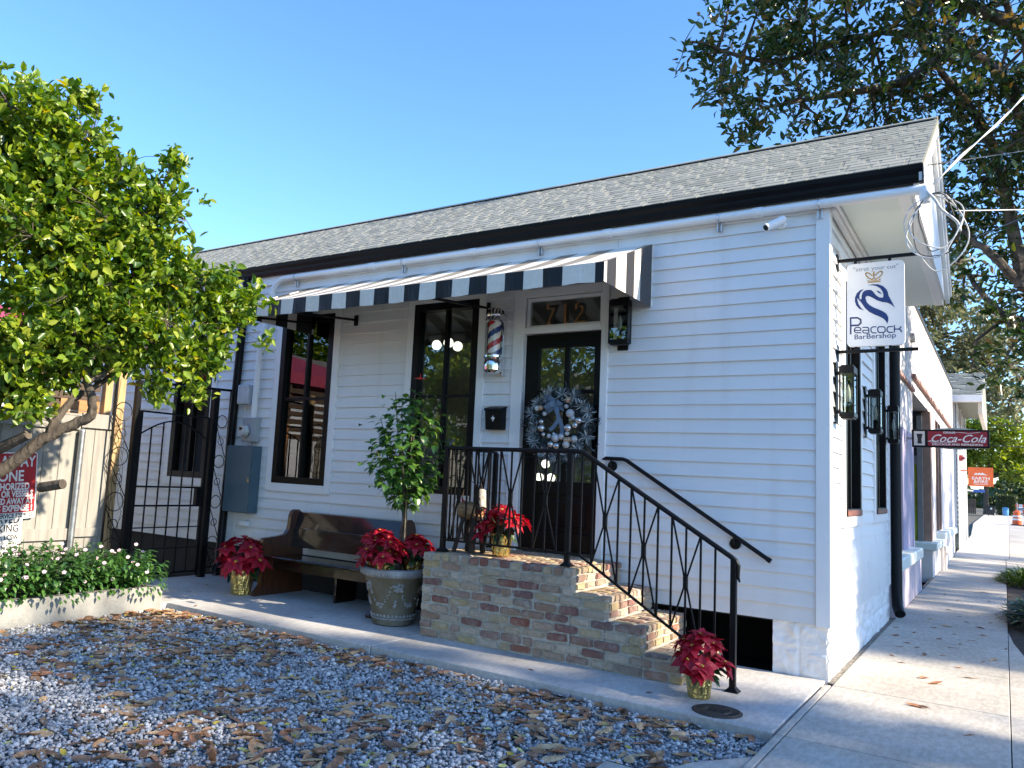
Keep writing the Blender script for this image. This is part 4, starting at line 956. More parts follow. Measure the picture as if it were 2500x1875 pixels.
for p in HL:
    for i in range(56):
        t = rg.uniform(.12, 1.0); q = p[0].lerp(p[1], t*2) if t < .5 else p[1].lerp(p[2], t*2-1)
        sprd = .15*(1-abs(t-.5))*1.0+.02; d = Vector((rg.gauss(0, 1), rg.gauss(0, 1), rg.uniform(-.5, .45)))
        q = q+Vector((rg.gauss(0, sprd*.7), rg.gauss(0, sprd*.7), rg.gauss(0, .05))); out_ = (q-Vector((hx, hy, q.z)))
        d = d.normalized()*.7+out_.normalized()*.8 if out_.length > .02 else d
        mb.blade(q, d, (rg.uniform(-.3, .3), rg.uniform(-.3, .3), 1), rg.uniform(.075, .13)*(.65 if q.z > 2.15 else 1), rg.uniform(.06, .09)*(.6 if q.z > 2.15 else 1), rg.uniform(.2, 1.0), .2, 4, [.1, .95, .85, .42, 0])
for i in range(230):
    a = rg.uniform(0, 6.28); u = rg.uniform(-1, 1); r = math.sqrt(1-u*u)*rg.uniform(.75, 1.0)
    q = Vector((hx+.36*r*math.cos(a), hy+.36*r*math.sin(a), 1.72+.55*u)); d = Vector((math.cos(a), math.sin(a), u*.4-.3))
    mb.blade(q, d+Vector((rg.gauss(0, .5), rg.gauss(0, .5), rg.gauss(0, .4))), (0, 0, 1), rg.uniform(.08, .125), rg.uniform(.065, .09), rg.uniform(.3, 1.0), .2, 4, [.1, .95, .85, .42, 0])
mb.build('foliage', HLM, hb)
mb = MB(); fc = Vector((hx+.18, hy-.1, 2.44)); CORAL = ramp_island('coral_petal', [(0, (.75, .05, .03)), (1, (.85, .10, .05))], .5, trans=.3)
for i in range(5):
    a = i*1.2566; d = Vector((math.cos(a)*.9+.3, math.sin(a)*.9-.4, .35)); mb.blade(fc, d, (0, -.2, 1), .075, .07, .5, .1, 4, [.2, .7, 1, .9, .3])
mb.tube([fc, fc+Vector((.03, -.04, .05))], .004, 5); mb.build('flower', CORAL, hb)

# ------------------------------------------------------------------ log reindeer on the landing
dr = thing('log_reindeer', 'rustic log reindeer with red bow standing on the brick landing behind the railing', 'ornament', (-3.02, -.78, .774))
LOG = mat('pale_log_bark', (.36, .21, .10), .9, ns=18, na=.4, bs=30, bk=1.0, bdist=.02, stretch=(.5, 1, 1)); LOGD = mat('dark_log_bark', (.055, .038, .028), .9, ns=16, na=.4, bs=40, bk=.9, bdist=.015, stretch=(1, 1, .3)); CUT = mat('cut_wood', (.46, .33, .19), .8, ns=20, na=.15); BIRCH = mat('birch_bark', (.44, .40, .34), .8, ns=16, na=.3, bs=40, bk=.5)
mb = MB(); mb.tube([(-3.125, -.775, 1.165), (-3.03, -.78, 1.17), (-2.915, -.785, 1.165)], [.083, .086, .082], 16); mb.build('body', LOG, dr, smooth='auto')
for (a, b, r) in (((-3.07, -.83, 1.10), (-3.115, -.90, .776), .022), ((-2.955, -.83, 1.10), (-2.94, -.86, .776), .033), ((-3.08, -.73, 1.10), (-3.11, -.68, .776), .022), ((-2.95, -.73, 1.10), (-2.92, -.69, .776), .026)):
    mb = MB(); mb.tube([a, b], [r*.9, r], 9); mb.build('leg', LOGD, dr, smooth='auto')
mb = MB(); mb.tube([(-2.92, -.785, 1.2), (-2.885, -.79, 1.31)], .022, 8); mb.build('neck', LOGD, dr)
mb = MB(); mb.tube([(-2.915, -.78, 1.36), (-2.855, -.84, 1.20)], [.048, .040], 14); mb.build('head', BIRCH, dr, smooth='auto')
mb = MB(); mb.tube([(-2.868, -.877, 1.29), (-2.862, -.892, 1.29)], .014, 10); mb.tube([(-2.852, -.842, 1.196), (-2.848, -.846, 1.186)], .014, 8); mb.build('eye_and_nose', LOGD, dr)
for sgn in (-1, 1):
    mb = MB(); mb.tube([(-2.91, -.78+.02*sgn, 1.36), (-2.95, -.78+.05*sgn, 1.43), (-2.955, -.78+.07*sgn, 1.50)], [.007, .006, .003], 6); mb.tube([(-2.945, -.78+.045*sgn, 1.42), (-2.99, -.78+.06*sgn, 1.455)], [.005, .003], 5); mb.tube([(-2.953, -.78+.06*sgn, 1.46), (-2.92, -.78+.09*sgn, 1.49)], [.004, .002], 5); mb.build('antler', LOGD, dr)
mb = MB(); mb.tube([(-3.12, -.775, 1.23), (-3.13, -.775, 1.29), (-3.12, -.77, 1.37)], [.010, .008, .004], 6); mb.build('tail', LOGD, dr)
mb = MB(); rg = random.Random(2)
for i in range(6): mb.blade((-3.10, -.79, 1.255), (rg.uniform(-1, 1), rg.uniform(-1, .3), rg.uniform(-.1, .6)), (0, 0, 1), .05, .025, .4, .2, 4)
for i in range(8): mb.blade((-2.885, -.80, 1.19), (rg.uniform(-1, 1), rg.uniform(-1, .3), rg.uniform(-.8, .2)), (0, 0, 1), .07, .03, .4, .2, 4)
mb.build('bow', mat('red_ribbon', (.50, .02, .03), .5), dr)

# ------------------------------------------------------------------ wreath on the door
wr = thing('wreath', 'frosted christmas wreath with silver baubles and blue ribbon hanging on the door', 'wreath', (-2.47, .02, 2.04))
WC = Vector((-2.455, -.04, 2.06)); WRr = .285; rg = random.Random(17)
NEED = ramp_island('frosted_needles', [(0, (.08, .12, .13)), (.4, (.25, .30, .32)), (1, (.68, .70, .71))], .6); NDK = ramp_island('dark_needles', [(0, (.005, .010, .012)), (.6, (.02, .034, .038)), (1, (.10, .13, .14))], .6)
def wp(a, r, d): return WC+Vector((r*math.cos(a), -d, r*math.sin(a)))
mb = MB()
mb.ring(WC+Vector((0, -.03, 0)), (0, 1, 0), WRr, .045, 40, 8)
for i in range(2600):
    a = rg.uniform(0, 6.283); c = wp(a, WRr+rg.gauss(0, .055), rg.uniform(-.01, .075)); d = Vector((rg.gauss(0, 1), -abs(rg.gauss(0, .7)), rg.gauss(0, 1)))
    mb.blade(c, d, (rg.gauss(0, 1), -1, rg.gauss(0, 1)), rg.uniform(.04, .08), .011, .2, .1, 2, [.6, 1, 0])
mb.build('evergreen_ring', NDK, wr)
for i in range(20):
    a = i*.3142+rg.uniform(-.1, .1); c = wp(a, WRr+rg.uniform(-.02, .06), .07); mb = MB()
    for j in range(38):
        d = Vector((rg.gauss(0, 1), -abs(rg.gauss(0, .45)), rg.gauss(0, 1)))+Vector((math.cos(a), 0, math.sin(a)))*.4; mb.blade(c, d, (rg.gauss(0, 1), -1, rg.gauss(0, 1)), rg.uniform(.06, .10), .008, .1, .1, 2, [.6, 1, .2])
    mb.build('pine_spray', NEED, wr)
BAU = [mat('silver_bauble', (.60, .60, .60), .22, .8, ns=9, na=.12), mat('matte_silver_bauble', (.44, .47, .50), .45, .1, ns=12, na=.1), mat('champagne_bauble', (.55, .38, .25), .35, .3, ns=9, na=.1), mat('frosted_white_bauble', (.50, .52, .52), .6, ns=30, na=.15)]
for (qx, qy, r, k) in ((850, 808, .048, 1), (895, 885, .028, 1), (1000, 925, .04, 0), (820, 1045, .045, 0), (600, 1212, .047, 1), (520, 1322, .038, 0), (625, 1350, .04, 0), (790, 1248, .034, 2), (840, 1235, .03, 2), (935, 1225, .036, 3), (795, 1320, .04, 3), (340, 1055, .042, 0), (375, 1160, .026, 0), (480, 1185, .026, 3), (800, 1138, .026, 3), (240, 720, .032, 3), (305, 712, .03, 2), (800, 585, .034, 2), (770, 690, .026, 3), (380, 810, .026, 1), (700, 1190, .036, 1), (845, 915, .014, 3), (940, 1000, .036, 0), (330, 945, .03, 0), (180, 1090, .016, 3), (560, 1140, .018, 0)):
    X = -2.455+(qx-640)*.000622; Z = 2.06-(qy-985)*.000605; mb = MB(); dd = WC+Vector((X-WC.x, -.075-r*.3, Z-WC.z)); mb.sphere(dd, r*.92, 14, 10); mb.build('bauble', BAU[k], wr, smooth=True)
RIB = mat('blue_velvet_ribbon', (.12, .20, .30), .6, ns=20, na=.1); mb = MB()
bc = Vector((-2.475, -.15, 2.27))
def ribbon(pts, w=.055):
    pts = [bc+Vector(p) for p in pts]; vs = []
    for i, p in enumerate(pts):
        d = (pts[min(i+1, len(pts)-1)]-pts[max(i-1, 0)]).normalized(); s = d.cross(Vector((0, 1, .35))).normalized()*w/2
        vs += [p-s, p+s]
    mb.add(vs, [(2*i, 2*i+1, 2*i+3, 2*i+2) for i in range(len(pts)-1)])
ribbon([(0, 0, 0), (-.06, -.02, .05), (-.12, .0, .07), (-.13, .03, .03), (-.06, .03, -.01), (0, 0, 0)]); ribbon([(0, 0, 0), (-.05, -.03, -.02), (-.11, -.02, -.05), (-.10, .02, -.08), (-.04, .01, -.04), (0, 0, 0)]); ribbon([(0, 0, 0), (.03, -.04, .01), (.07, -.03, -.02), (.07, .02, -.06), (.02, .0, -.03), (0, 0, 0)])
ribbon([(0, 0, 0), (.01, -.01, -.08), (.045, 0, -.16), (.07, .02, -.25), (.06, .03, -.32)], .045); ribbon([(0, 0, 0), (.03, -.02, -.08), (.03, 0, -.17), (-.03, .02, -.24), (-.08, .03, -.27)], .04)
mb.build('ribbon_bow', RIB, wr, fix=False)
# ------------------------------------------------------------------ left side: gate, fence, flower bed
GX_ = -7.55
ga = thing('iron_gate', 'black iron gate with arched bars between the grey fence and the house wall', 'gate', (GX_, -.8, 0))
mb = MB()
for y, w, zt in ((-1.46, .065, 2.45), (-.30, .085, 2.5)): mb.bbox(GX_-w/2, GX_+w/2, y-w/2, y+w/2, -.02, zt, .004)
mb.bar((GX_, -1.46, 2.45), (GX_, -.0, 2.50), .04, .03); mb.bbox(GX_-.02, GX_+.02, -.05, -.01, .0, 2.5, .003); mb.build('post', BLACK, ga)
mb = MB()
for y in (-1.395, -.385): mb.bbox(GX_-.02, GX_+.02, y-.022, y+.022, .05, 2.09, .003)
for z in (.09, .93, 1.165, 2.09): mb.bar((GX_, -1.395, z), (GX_, -.385, z), .03, .022)
mb.tube([(GX_, -1.395+1.01*t, 1.80+.2*math.sin(math.pi*t)) for t in np.linspace(0, 1, 14)], .011, 6); mb.build('leaf_frame', BLACK, ga)
for i in range(5):
    y = -1.395+1.01*(i+1)/6; mb = MB(); mb.bbox(GX_-.008, GX_+.008, y-.008, y+.008, .09, 1.80+.2*math.sin(math.pi*(i+1)/6), .0015); mb.build('bar', BLACK, ga)
for z in (.40, .66): mb = MB(); mb.bar((GX_, -1.395, z), (GX_, -.385, z), .014, .014); mb.build('bar', BLACK, ga)
mb = MB(); mb.bbox(GX_-.03, GX_+.035, -.50, -.39, .93, 1.17, .006); mb.tube([(GX_+.03, -.44, 1.08), (GX_+.08, -.44, 1.08), (GX_+.08, -.55, 1.08)], .011, 8); mb.sphere((GX_+.04, -.45, 1.0), .02, 8, 6); mb.build('lock', BLACK, ga)
for ya, yb in ((-1.76, -1.50), (-.255, -.06)):
    mb = MB(); ym = (ya+yb)/2; r = (yb-ya)/2*.85
    for z in (2.06, 1.52, .98, .44):
        mb.ring((GX_, ym, z), (1, 0, 0), r, .006, 22, 5); mb.ring((GX_, ym, z-.27), (1, 0, 0), r*.55, .005, 18, 5)
        mb.tube([(GX_, ya+.01, z-.06), (GX_, ym, z-.27), (GX_, yb-.01, z-.48)], .006, 5)
    mb.bbox(GX_-.012, GX_+.012, ya, ya+.02, 0, 2.45, .002); mb.bar((GX_, ya, .12), (GX_, yb, .12), .014, .014); mb.build('scroll_panel', BLACK, ga)
WRI = mat('vine_stem', (.05, .035, .02), .9)
fe_ = thing('board_fence', 'grey painted vertical board fence behind the flower bed', 'fence', (-7.66, -4, 0))
FP = mat('grey_tan_fence_paint', (.30, .29, .265), .75, ns=3, na=.12, bs=60, bk=.3, stretch=(6, 6, .5), bdist=.004); rg = random.Random(4); FX = -7.66
y = -1.70
mb = MB()
while y > -8.5:
    w = rg.choice((.19, .21, .24, .2)); mb.bbox(FX-.012+rg.uniform(-.003, .003), FX+.010, y-w+.006, y, .02, 1.86+rg.uniform(-.006, .006), .003); y -= w
mb.build('boards', FP, fe_)
for a, b, z0, z1 in ((-2.095, -1.70, 1.83, 2.0), (-8.5, -2.11, 1.80, 1.96), (-2.06, -1.73, .57, .67), (-8.5, -2.12, .54, .67), (-2.06, -1.72, .10, .2)):
    mb = MB(); mb.bbox(FX+.011, FX+.045, a, b, z0, z1, .004); mb.build('rail', FP, fe_)
mb = MB(); mb.bbox(FX-.06, FX+.06, -8.5, -1.68, 1.962, 1.985, .004) if False else mb.bbox(FX-.03, FX+.05, -8.5, -2.11, 1.961, 1.985, .004); mb.build('cap', FP, fe_)
po = thing('steel_pole', 'round galvanised steel fence pole in front of the grey boards', 'pole', (FX+.06, -2.12, 0))
mb = MB(); mb.tube([(FX+.075, -2.11, 0), (FX+.075, -2.10, 1.78)], .034, 14); mb.sphere((FX+.075, -2.10, 1.78), .036, 12, 6); mb.build('tube', GALV, po, smooth='auto')
PINE = mat('weathered_pine', (.50, .34, .17), .8, ns=5, na=.18, stretch=(9, 9, .6), bs=30, bk=.3); PINED = mat('brown_pine', (.085, .058, .042), .8, ns=5, na=.2, stretch=(9, .7, 9))
for x, y, zt, lb in ((-7.72, -1.60, 2.62, 'pale pine post with bare vine stems between fence and gate'), (-8.45, -1.32, 2.95, 'tall pale pine post at the end of the slatted screen')):
    t = thing('wooden_post', lb, 'post', (x, y, 0)); mb = MB(); mb.bbox(x-.05, x+.05, y-.05, y+.05, -.1, zt, .006); mb.build('timber', PINE, t)
    if zt < 2.9:
        mb = MB(); rg2 = random.Random(9)
        for i in range(7):
            p = Vector((x+.06, y+.03, rg2.uniform(.1, .6))); pts = [p]
            for k in range(9): p = p+Vector((rg2.uniform(-.01, .03), rg2.uniform(-.07, .07), rg2.uniform(.08, .28))); pts.append(p.copy())
            mb.tube(pts, .003, 4)
        mb.build('vine', WRI, t)
scn = thing('slatted_screen', 'brown horizontal slat privacy screen rising behind the grey fence', 'screen', (-8.5, -2.5, 0))
for i in range(7): mb = MB(); z = 1.95+i*.128; mb.bbox(-8.52, -8.50, -5.5, -1.38, z, z+.085, .003); mb.build('slat', PINED, scn)
for y in (-1.9, -3.6, -5.4): mb = MB(); mb.bbox(-8.60, -8.525, y-.045, y+.045, -.1, 2.86, .004); mb.build('post', PINED, scn)
mb = MB(); rg = random.Random(6)
for i in range(7): mb.bbox(-8.51, -8.49, -1.90, -1.38, 1.20+i*.145, 1.20+i*.145+.139, .003)
mb.build('board_panel', mat('orange_cedar', (.40, .21, .085), .7, ns=4, na=.2, stretch=(9, .6, 9)), scn)
um = thing('patio_umbrella', 'magenta square patio umbrella behind the slatted screen', 'umbrella', (-10.4, -3.0, 0))
MAGENTA = mat('magenta_canvas', (.36, .05, .11), .8, ns=20, na=.06)
mb = MB(); c0 = (-10.4, -3.15); hs = 1.65; rim = [(c0[0]+hs, c0[1]+hs), (c0[0]-hs, c0[1]+hs), (c0[0]-hs, c0[1]-hs), (c0[0]+hs, c0[1]-hs)]
vs = [(c0[0], c0[1], 3.72)]+[(x, y, 3.12) for x, y in rim]+[(x, y, 2.92) for x, y in rim]+[(c0[0], c0[1], 3.70)]+[(x*.998+c0[0]*.002, y*.998+c0[1]*.002, 3.105) for x, y in rim]
mb.add(vs, [(0, 1, 2), (0, 2, 3), (0, 3, 4), (0, 4, 1), (1, 5, 6, 2), (2, 6, 7, 3), (3, 7, 8, 4), (4, 8, 5, 1), (9, 11, 10), (9, 12, 11), (9, 13, 12), (9, 10, 13)]); mb.build('canopy', MAGENTA, um, fix=False)
mb = MB(); mb.tube([(c0[0], c0[1], -.1), (c0[0], c0[1], 3.7)], .03, 10); mb.build('pole', PINED, um)
nh = thing('neighbour_house', 'pale blue white clapboard house half hidden behind the left tree', 'house', (-14, -4, 0))
mb = MB(); NB = mat('pale_blue_siding', (.62, .66, .72), .6, ns=2, na=.04)
mb.box(-17, -12.2, -9, -.8, -.1, 3.5)
for k in range(26): z = .3+k*.125; mb.prism([(0, z), (.018, z), (.004, z+.125), (0, z+.125)], lambda u, v, d: (-12.2+u, d, v), -9, -.8)
mb.build('wall', NB, nh)
mb = MB(); mb.prism([(-17.3, 3.45), (-11.9, 3.45), (-14.6, 4.5)], lambda u, v, d: (u, d, v), -9.3, -.5); mb.build('roof', mat('grey_roof', (.2, .2, .19), .9, ns=30, na=.2), nh)
# towing signs on the fence
def sign_fn(yr, zb, tilt, x=FX+.055): 
    ct, s_ = math.cos(tilt), math.sin(tilt); return lambda u, v, d: (x+d, yr+u*ct-v*s_, zb+u*s_+v*ct)
RED = mat('red_sign_paint', (.40, .012, .02), .4, ns=6, na=.1); WHT = mat('white_sign_paint', (.78, .78, .77), .4, ns=7, na=.06); KSG = mat('black_sign_ink', (.015, .015, .018), .5)
def rrect(u0, u1, v0, v1, r, n=5):
    P = []
    for cx, cy_, a0 in ((u1-r, v0+r, -90), (u1-r, v1-r, 0), (u0+r, v1-r, 90), (u0+r, v0+r, 180)):
        for i in range(n+1): a = R(a0+90*i/n); P.append((cx+r*math.cos(a), cy_+r*math.sin(a)))
    return P
tw = thing('towing_sign', 'red and white towing warning sign on the grey fence behind the branch', 'sign', (FX+.05, -2.9, .8))
f = sign_fn(-2.535, .80, R(3.6)); SW, SHt = .86, .72
mb = MB(); mb.prism(rrect(-SW, 0, 0, SHt, .03), f, 0, .004); mb.build('plate', WHT, tw)
mb = MB(); mb.prism(rrect(-SW+.012, -.012, .07, SHt-.012, .022), f, .0041, .0052); mb.build('red_field', RED, tw)
mb = MB()
for body, size, v, ru, sx in (('TOW AWAY', .165, .565, .025, .74), ('ZONE', .165, .41, .14, .78), ('UNAUTHORIZED', .104, .315, .075, .70), ('VEHICLES OR VESSELS', .092, .240, .037, .70), ('WILL BE TOWED AWAY AT', .088, .165, .03, .70), ("OWNER'S EXPENSE !", .09, .088, .035, .78)):
    mb.text(body, size, lambda u, v2, d, v=v, ru=ru: f(u-ru, v2+v, .0058), 0, ext=0, off=.0035, align='RIGHT', sx=sx)
mb.build('white_lettering', WHT, tw, fix=False)
mb = MB(); mb.text('TOWING SERVICE 522 9123', .062, lambda u, v, d: f(u-.025, v+.018, .0048), 0, ext=0, off=.002, align='RIGHT', sx=.8); mb.build('black_lettering', KSG, tw, fix=False)
rs = thing('reserved_sign', 'white reserved parking sign below the red towing sign on the fence', 'sign', (FX+.05, -2.95, .4))
f2 = sign_fn(-2.655, .385, R(1.5), FX+.05)
mb = MB(); mb.prism(rrect(-.62, 0, 0, .46, .025), f2, 0, .004); mb.build('plate', WHT, rs)
mb = MB()
for body, size, v in (('RESERVED', .112, .362), ('PARKING', .112, .268), ('ner, LCSW', .068, .188), ('l be towed', .054, .088), ('expense', .054, .036)): mb.text(body, size, lambda u, v2, d, v=v: f2(u-.03, v2+v, .0048), 0, ext=0, off=.0025, align='RIGHT', sx=.82)
mb.prism([(-.60, .15), (-.02, .15), (-.02, .153), (-.60, .153)], f2, .0042, .0048)
for (a, b, q, w) in ((-.61, -.01, .01, .014), (-.61, -.01, .446, .45)): mb.prism([(a, q), (b, q), (b, w), (a, w)], f2, .0042, .0048)
mb.prism([(-.014, .01), (-.010, .01), (-.010, .45), (-.014, .45)], f2, .0042, .0048); mb.build('black_lettering', KSG, rs, fix=False)
# raised bed
bd = thing('garden_kerb', 'whitewashed low concrete kerb round the flower bed', 'kerb', (-6.2, -3, 0))
KERB = mat('whitewashed_concrete', (.33, .325, .30), .85, ns=4, na=.16, bs=40, bk=.6, bdist=.012)
mb = MB(); V = []
n = 60
for i in range(n+1):
    y = -1.87-(5.6)*i/n; q = mnoise.noise(Vector((0, y*2.3, 0)))*.02; z = .175+mnoise.noise(Vector((3, y*3, 1)))*.014
    V += [(-6.155+q, y, -.15), (-6.165+q, y, z-.015), (-6.18+q, y, z), (-6.29+q, y, z), (-6.30, y, -.15)]
mb.add(V, [(i*5+j, i*5+j+1, i*5+j+6, i*5+j+5) for i in range(n) for j in range(4)]+[(0, 1, 2, 3, 4), tuple(n*5+k for k in (4, 3, 2, 1, 0))])
mb.bbox(-7.55, -6.301, -1.98, -1.868, -.15, .165, .012); mb.build('kerb', KERB, bd)
mb = MB(); mb.box(-7.6, -6.3, -7.4, -1.985, -.2, .13); tag(mb.build('bed_soil', SOIL), kind='structure')
VL = ramp_island('vinca_leaf', [(0, (.020, .075, .018)), (.5, (.045, .13, .024)), (1, (.10, .22, .04))], .35, trans=.18, spec=.6); VF = ramp_island('pale_pink_petal', [(0, (.72, .46, .53)), (1, (.78, .62, .66))], .6, trans=.25); VEYE = mat('rose_flower_eye', (.55, .08, .18), .6)
rg = random.Random(33)
spots = [(-6.42, -2.12, .52, .40), (-6.50, -2.62, .55, .40), (-6.38, -3.05, .58, .42), (-6.44, -3.55, .56, .42), (-6.42, -4.1, .52, .42), (-6.95, -2.3, .55, .40), (-6.95, -2.95, .6, .42), (-6.9, -3.7, .6, .45), (-6.75, -1.98, .46, .30)]
names = ['at the walkway corner of the kerb', 'second from the walkway corner, spilling over the kerb', 'spilling over the middle of the kerb', 'under the white reserved parking sign', 'at the left edge of the bed', 'in front of the galvanised pole', 'in front of the fence boards behind the kerb', 'against the fence below the towing sign', 'nearest the iron gate']
for k, ((x, y, h, rad_), nm) in enumerate(zip(spots, names)):
    t = thing('flowering_plant', 'bushy green vinca with pale pink flowers '+nm, 'flowers', (x, y, .12), 'pink flowering plants in the bed'); mb = MB(); tops = []
    for i in range(44):
        a = rg.uniform(0, 6.28); r = rad_*math.sqrt(rg.uniform(.02, 1)); zt = .14+h*.86*(1-.45*(r/rad_)**2)*rg.uniform(.7, 1.08)
        p = Vector((x+r*math.cos(a), y+r*math.sin(a), zt)); b0 = Vector((x+r*.3*math.cos(a), y+r*.3*math.sin(a), .12)); mid = b0.lerp(p, .6)+Vector((0, 0, .03)); mb.tube([b0, mid, p], .003, 4); tops.append((p, a, r))
        for j in range(19):
            q = b0.lerp(p, rg.uniform(.25, 1.0)); d = Vector((rg.gauss(0, 1)+math.cos(a)*.5, rg.gauss(0, 1)+math.sin(a)*.5, rg.uniform(-.2, .7))); mb.blade(q, d, (0, 0, 1), rg.uniform(.055, .10), rg.uniform(.03, .05), rg.uniform(.1, .7), .2, 3, [.1, 1, .8, 0])
    for i in range(110):
        a = rg.uniform(-1.6, 1.6); d = Vector((math.cos(a), math.sin(a), rg.uniform(-.8, .2))); mb.blade((x+rad_*.9*math.cos(a), y+rad_*.9*math.sin(a), .14+rg.uniform(0, h*.6)), d, (0, 0, 1), rg.uniform(.05, .085), .03, .6, .2, 3, [.1, 1, .8, 0])
    mb.build('foliage', VL, t)
    fr = [(Vector((x+rad_*.95*math.cos(q), y+rad_*.95*math.sin(q), .16+rg.uniform(.05, h*.75))), q, rad_) for q in [rg.uniform(-1.5, .9) for _ in range(4)]]
    for (p, a, r) in rg.sample(tops, 4)+fr:
        mb = MB(); ax = Vector((math.cos(a)*.3+.5, math.sin(a)*.3-.5, .8)).normalized(); e1 = ax.orthogonal().normalized(); e2 = ax.cross(e1); c_ = p+ax*.02; ph = rg.uniform(0, 1)
        for i in range(5): q = ph+i*1.2566; mb.blade(c_, e1*math.cos(q)+e2*math.sin(q)+ax*.08, ax, .021, .022, .15, .05, 3, [.25, .9, 1, .35])
        mb.sphere(c_+ax*.001, .004, 6, 4, 1); mb.build('flower', [VF, VEYE], t)

# ------------------------------------------------------------------ tree at the left
lt = thing('bay_tree', 'sunlit broad crowned evergreen tree leaning over the flower bed at the left', 'tree', (-6.95, -4.25, 0))
LOBES = [(-5.66, -4.05, 4.45, 0.53), (-5.54, -3.7, 4.31, 0.58), (-5.25, -3.32, 3.94, 0.48), (-5.03, -3.05, 3.92, 0.34), (-5.56, -3.85, 3.55, 0.7), (-5.32, -3.41, 3.28, 0.69), (-5.14, -2.91, 3.31, 0.45), (-4.99, -2.55, 3.15, 0.43), (-4.97, -2.26, 2.97, 0.36), (-4.99, -2.06, 3.18, 0.25), (-5.07, -2.52, 2.53, 0.39), (-5.22, -3.0, 2.61, 0.52), (-5.44, -3.65, 2.72, 0.63), (-5.61, -3.98, 2.46, 0.51), (-5.61, -3.79, 2.0, 0.31), (-6.15, -4.5, 3.51, 0.89), (-5.9, -4.47, 4.54, 0.58), (-6.04, -4.38, 2.31, 0.67), (-5.39, -3.66, 4.77, 0.18), (-4.81, -2.79, 4.05, 0.11), (-4.77, -1.91, 3.13, 0.11), (-4.71, -2.05, 2.71, 0.14), (-5.22, -2.81, 2.15, 0.19), (-5.0, -2.53, 2.14, 0.15), (-4.93, -3.03, 4.29, 0.17), (-5.85, -3.75, 2.12, .38), (-5.62, -3.42, 2.3, .32), (-6.15, -4.1, 2.15, .4), (-5.9, -3.3, 3.6, .7), (-6.1, -3.2, 2.9, .6), (-5.7, -2.7, 3.0, .5), (-6.0, -3.8, 4.2, .6)]
TRUNK = [(-7.1, -4.45, 0.0), (-6.79, -4.17, 0.65), (-6.31, -3.9, 1.1), (-6.01, -3.73, 1.33), (-5.73, -3.52, 1.64), (-5.56, -3.36, 1.78), (-5.44, -3.29, 1.85), (-5.42, -3.29, 1.97), (-5.46, -3.34, 2.16), (-5.48, -3.38, 2.34), (-5.52, -3.44, 2.55), (-5.54, -3.49, 2.84), (-5.5, -3.54, 3.34), (-5.51, -3.73, 3.84), (-5.55, -3.95, 4.32)]
TBR = [[(-5.72, -3.51, 1.65), (-5.62, -3.47, 1.84), (-5.58, -3.35, 2.03), (-5.57, -3.17, 2.15), (-5.37, -2.96, 2.44), (-5.14, -2.71, 2.66), (-4.95, -2.37, 2.95)], [(-5.46, -3.34, 2.16), (-5.41, -3.2, 2.29), (-5.37, -3.11, 2.68), (-5.26, -3.0, 3.27), (-5.04, -3.04, 3.81)], [(-5.52, -3.44, 2.55), (-5.58, -3.78, 2.92), (-5.7, -4.04, 3.37), (-5.86, -4.35, 3.87)], [(-6.01, -3.73, 1.33), (-6.02, -4.05, 1.84), (-6.01, -4.26, 2.51), (-6.1, -4.42, 3.18)], [(-5.5, -3.54, 3.34), (-5.37, -3.39, 3.82), (-5.25, -3.35, 4.12)], [(-5.57, -3.17, 2.15), (-5.8, -3.1, 2.6), (-5.95, -3.2, 3.3)]]
def smooth_path(pts, k=4, wob=0.0, seed=0):
    P = [Vector(p) for p in pts]; o = []; rg = random.Random(seed)
    for i in range(len(P)-1):
        p0, p1, p2, p3 = P[max(i-1, 0)], P[i], P[i+1], P[min(i+2, len(P)-1)]
        for j in range(k):
            t = j/k; q = .5*((2*p1)+(-p0+p2)*t+(2*p0-5*p1+4*p2-p3)*t*t+(-p0+3*p1-3*p2+p3)*t**3)
            o.append(q+Vector((rg.gauss(0, wob), rg.gauss(0, wob), rg.gauss(0, wob))))
    return o+[P[-1]]
def limb(mb, pts, r0, r1, n=9, wob=.006, seed=0):
    P = smooth_path(pts, 4, wob, seed); k = len(P)-1; mb.tube(P, [r0+(r1-r0)*(i/k)**.8 for i in range(k+1)], n); return P
rngn = np.random.default_rng(12); mb = MB(); LP = []
LP += limb(mb, TRUNK, .076, .010, 12, .006, 1)[24:]
for i, b in enumerate(TBR): LP += limb(mb, b, .045 if i in (0, 3) else .034, .010, 8, .008, i+2)
mb.tube([(-6.05, -3.78, 1.50), (-5.70, -3.68, 1.66)], [.05, .042], 10); mb.tube([(-5.80, -3.47, 1.205), (-5.55, -3.41, 1.25)], [.045, .043], 10)
LOBES = [(a, b, c-.10*(c > 3.9)-.03, q*.88) for a, b, c, q in LOBES]
tips, td = tips_in_lobes(rngn, LOBES, 2600, .35)
nodes = tips[rngn.choice(len(tips), 110, False)]*.8+np.array([-5.45, -3.3, 3.0])*.2
twig_tubes(mb, rngn, tips, nodes, [tuple(p) for p in LP], .012, .003, every=2)
mb.build('trunk', BARK, lt, smooth='auto')
PT, DT = [], []
for i in range(14):
    o_ = rngn.normal(0, .035, tips.shape)-td*rngn.uniform(0, .14, (len(tips), 1)); PT.append(tips+o_); DT.append(td*.6+rngn.normal(0, .75, tips.shape))
V, F = leaves_np(rngn, np.concatenate(PT), np.concatenate(DT), .086, .56, .5, .16, .2)
LEAFM = ramp_island('bay_leaf', [(0, (.038, .09, .016)), (.3, (.10, .19, .02)), (.75, (.22, .31, .03)), (.985, (.32, .37, .04)), (1, (.62, .45, .03))], .34, trans=.36, spec=.5)
np_mesh('crown', V, F, LEAFM, lt)
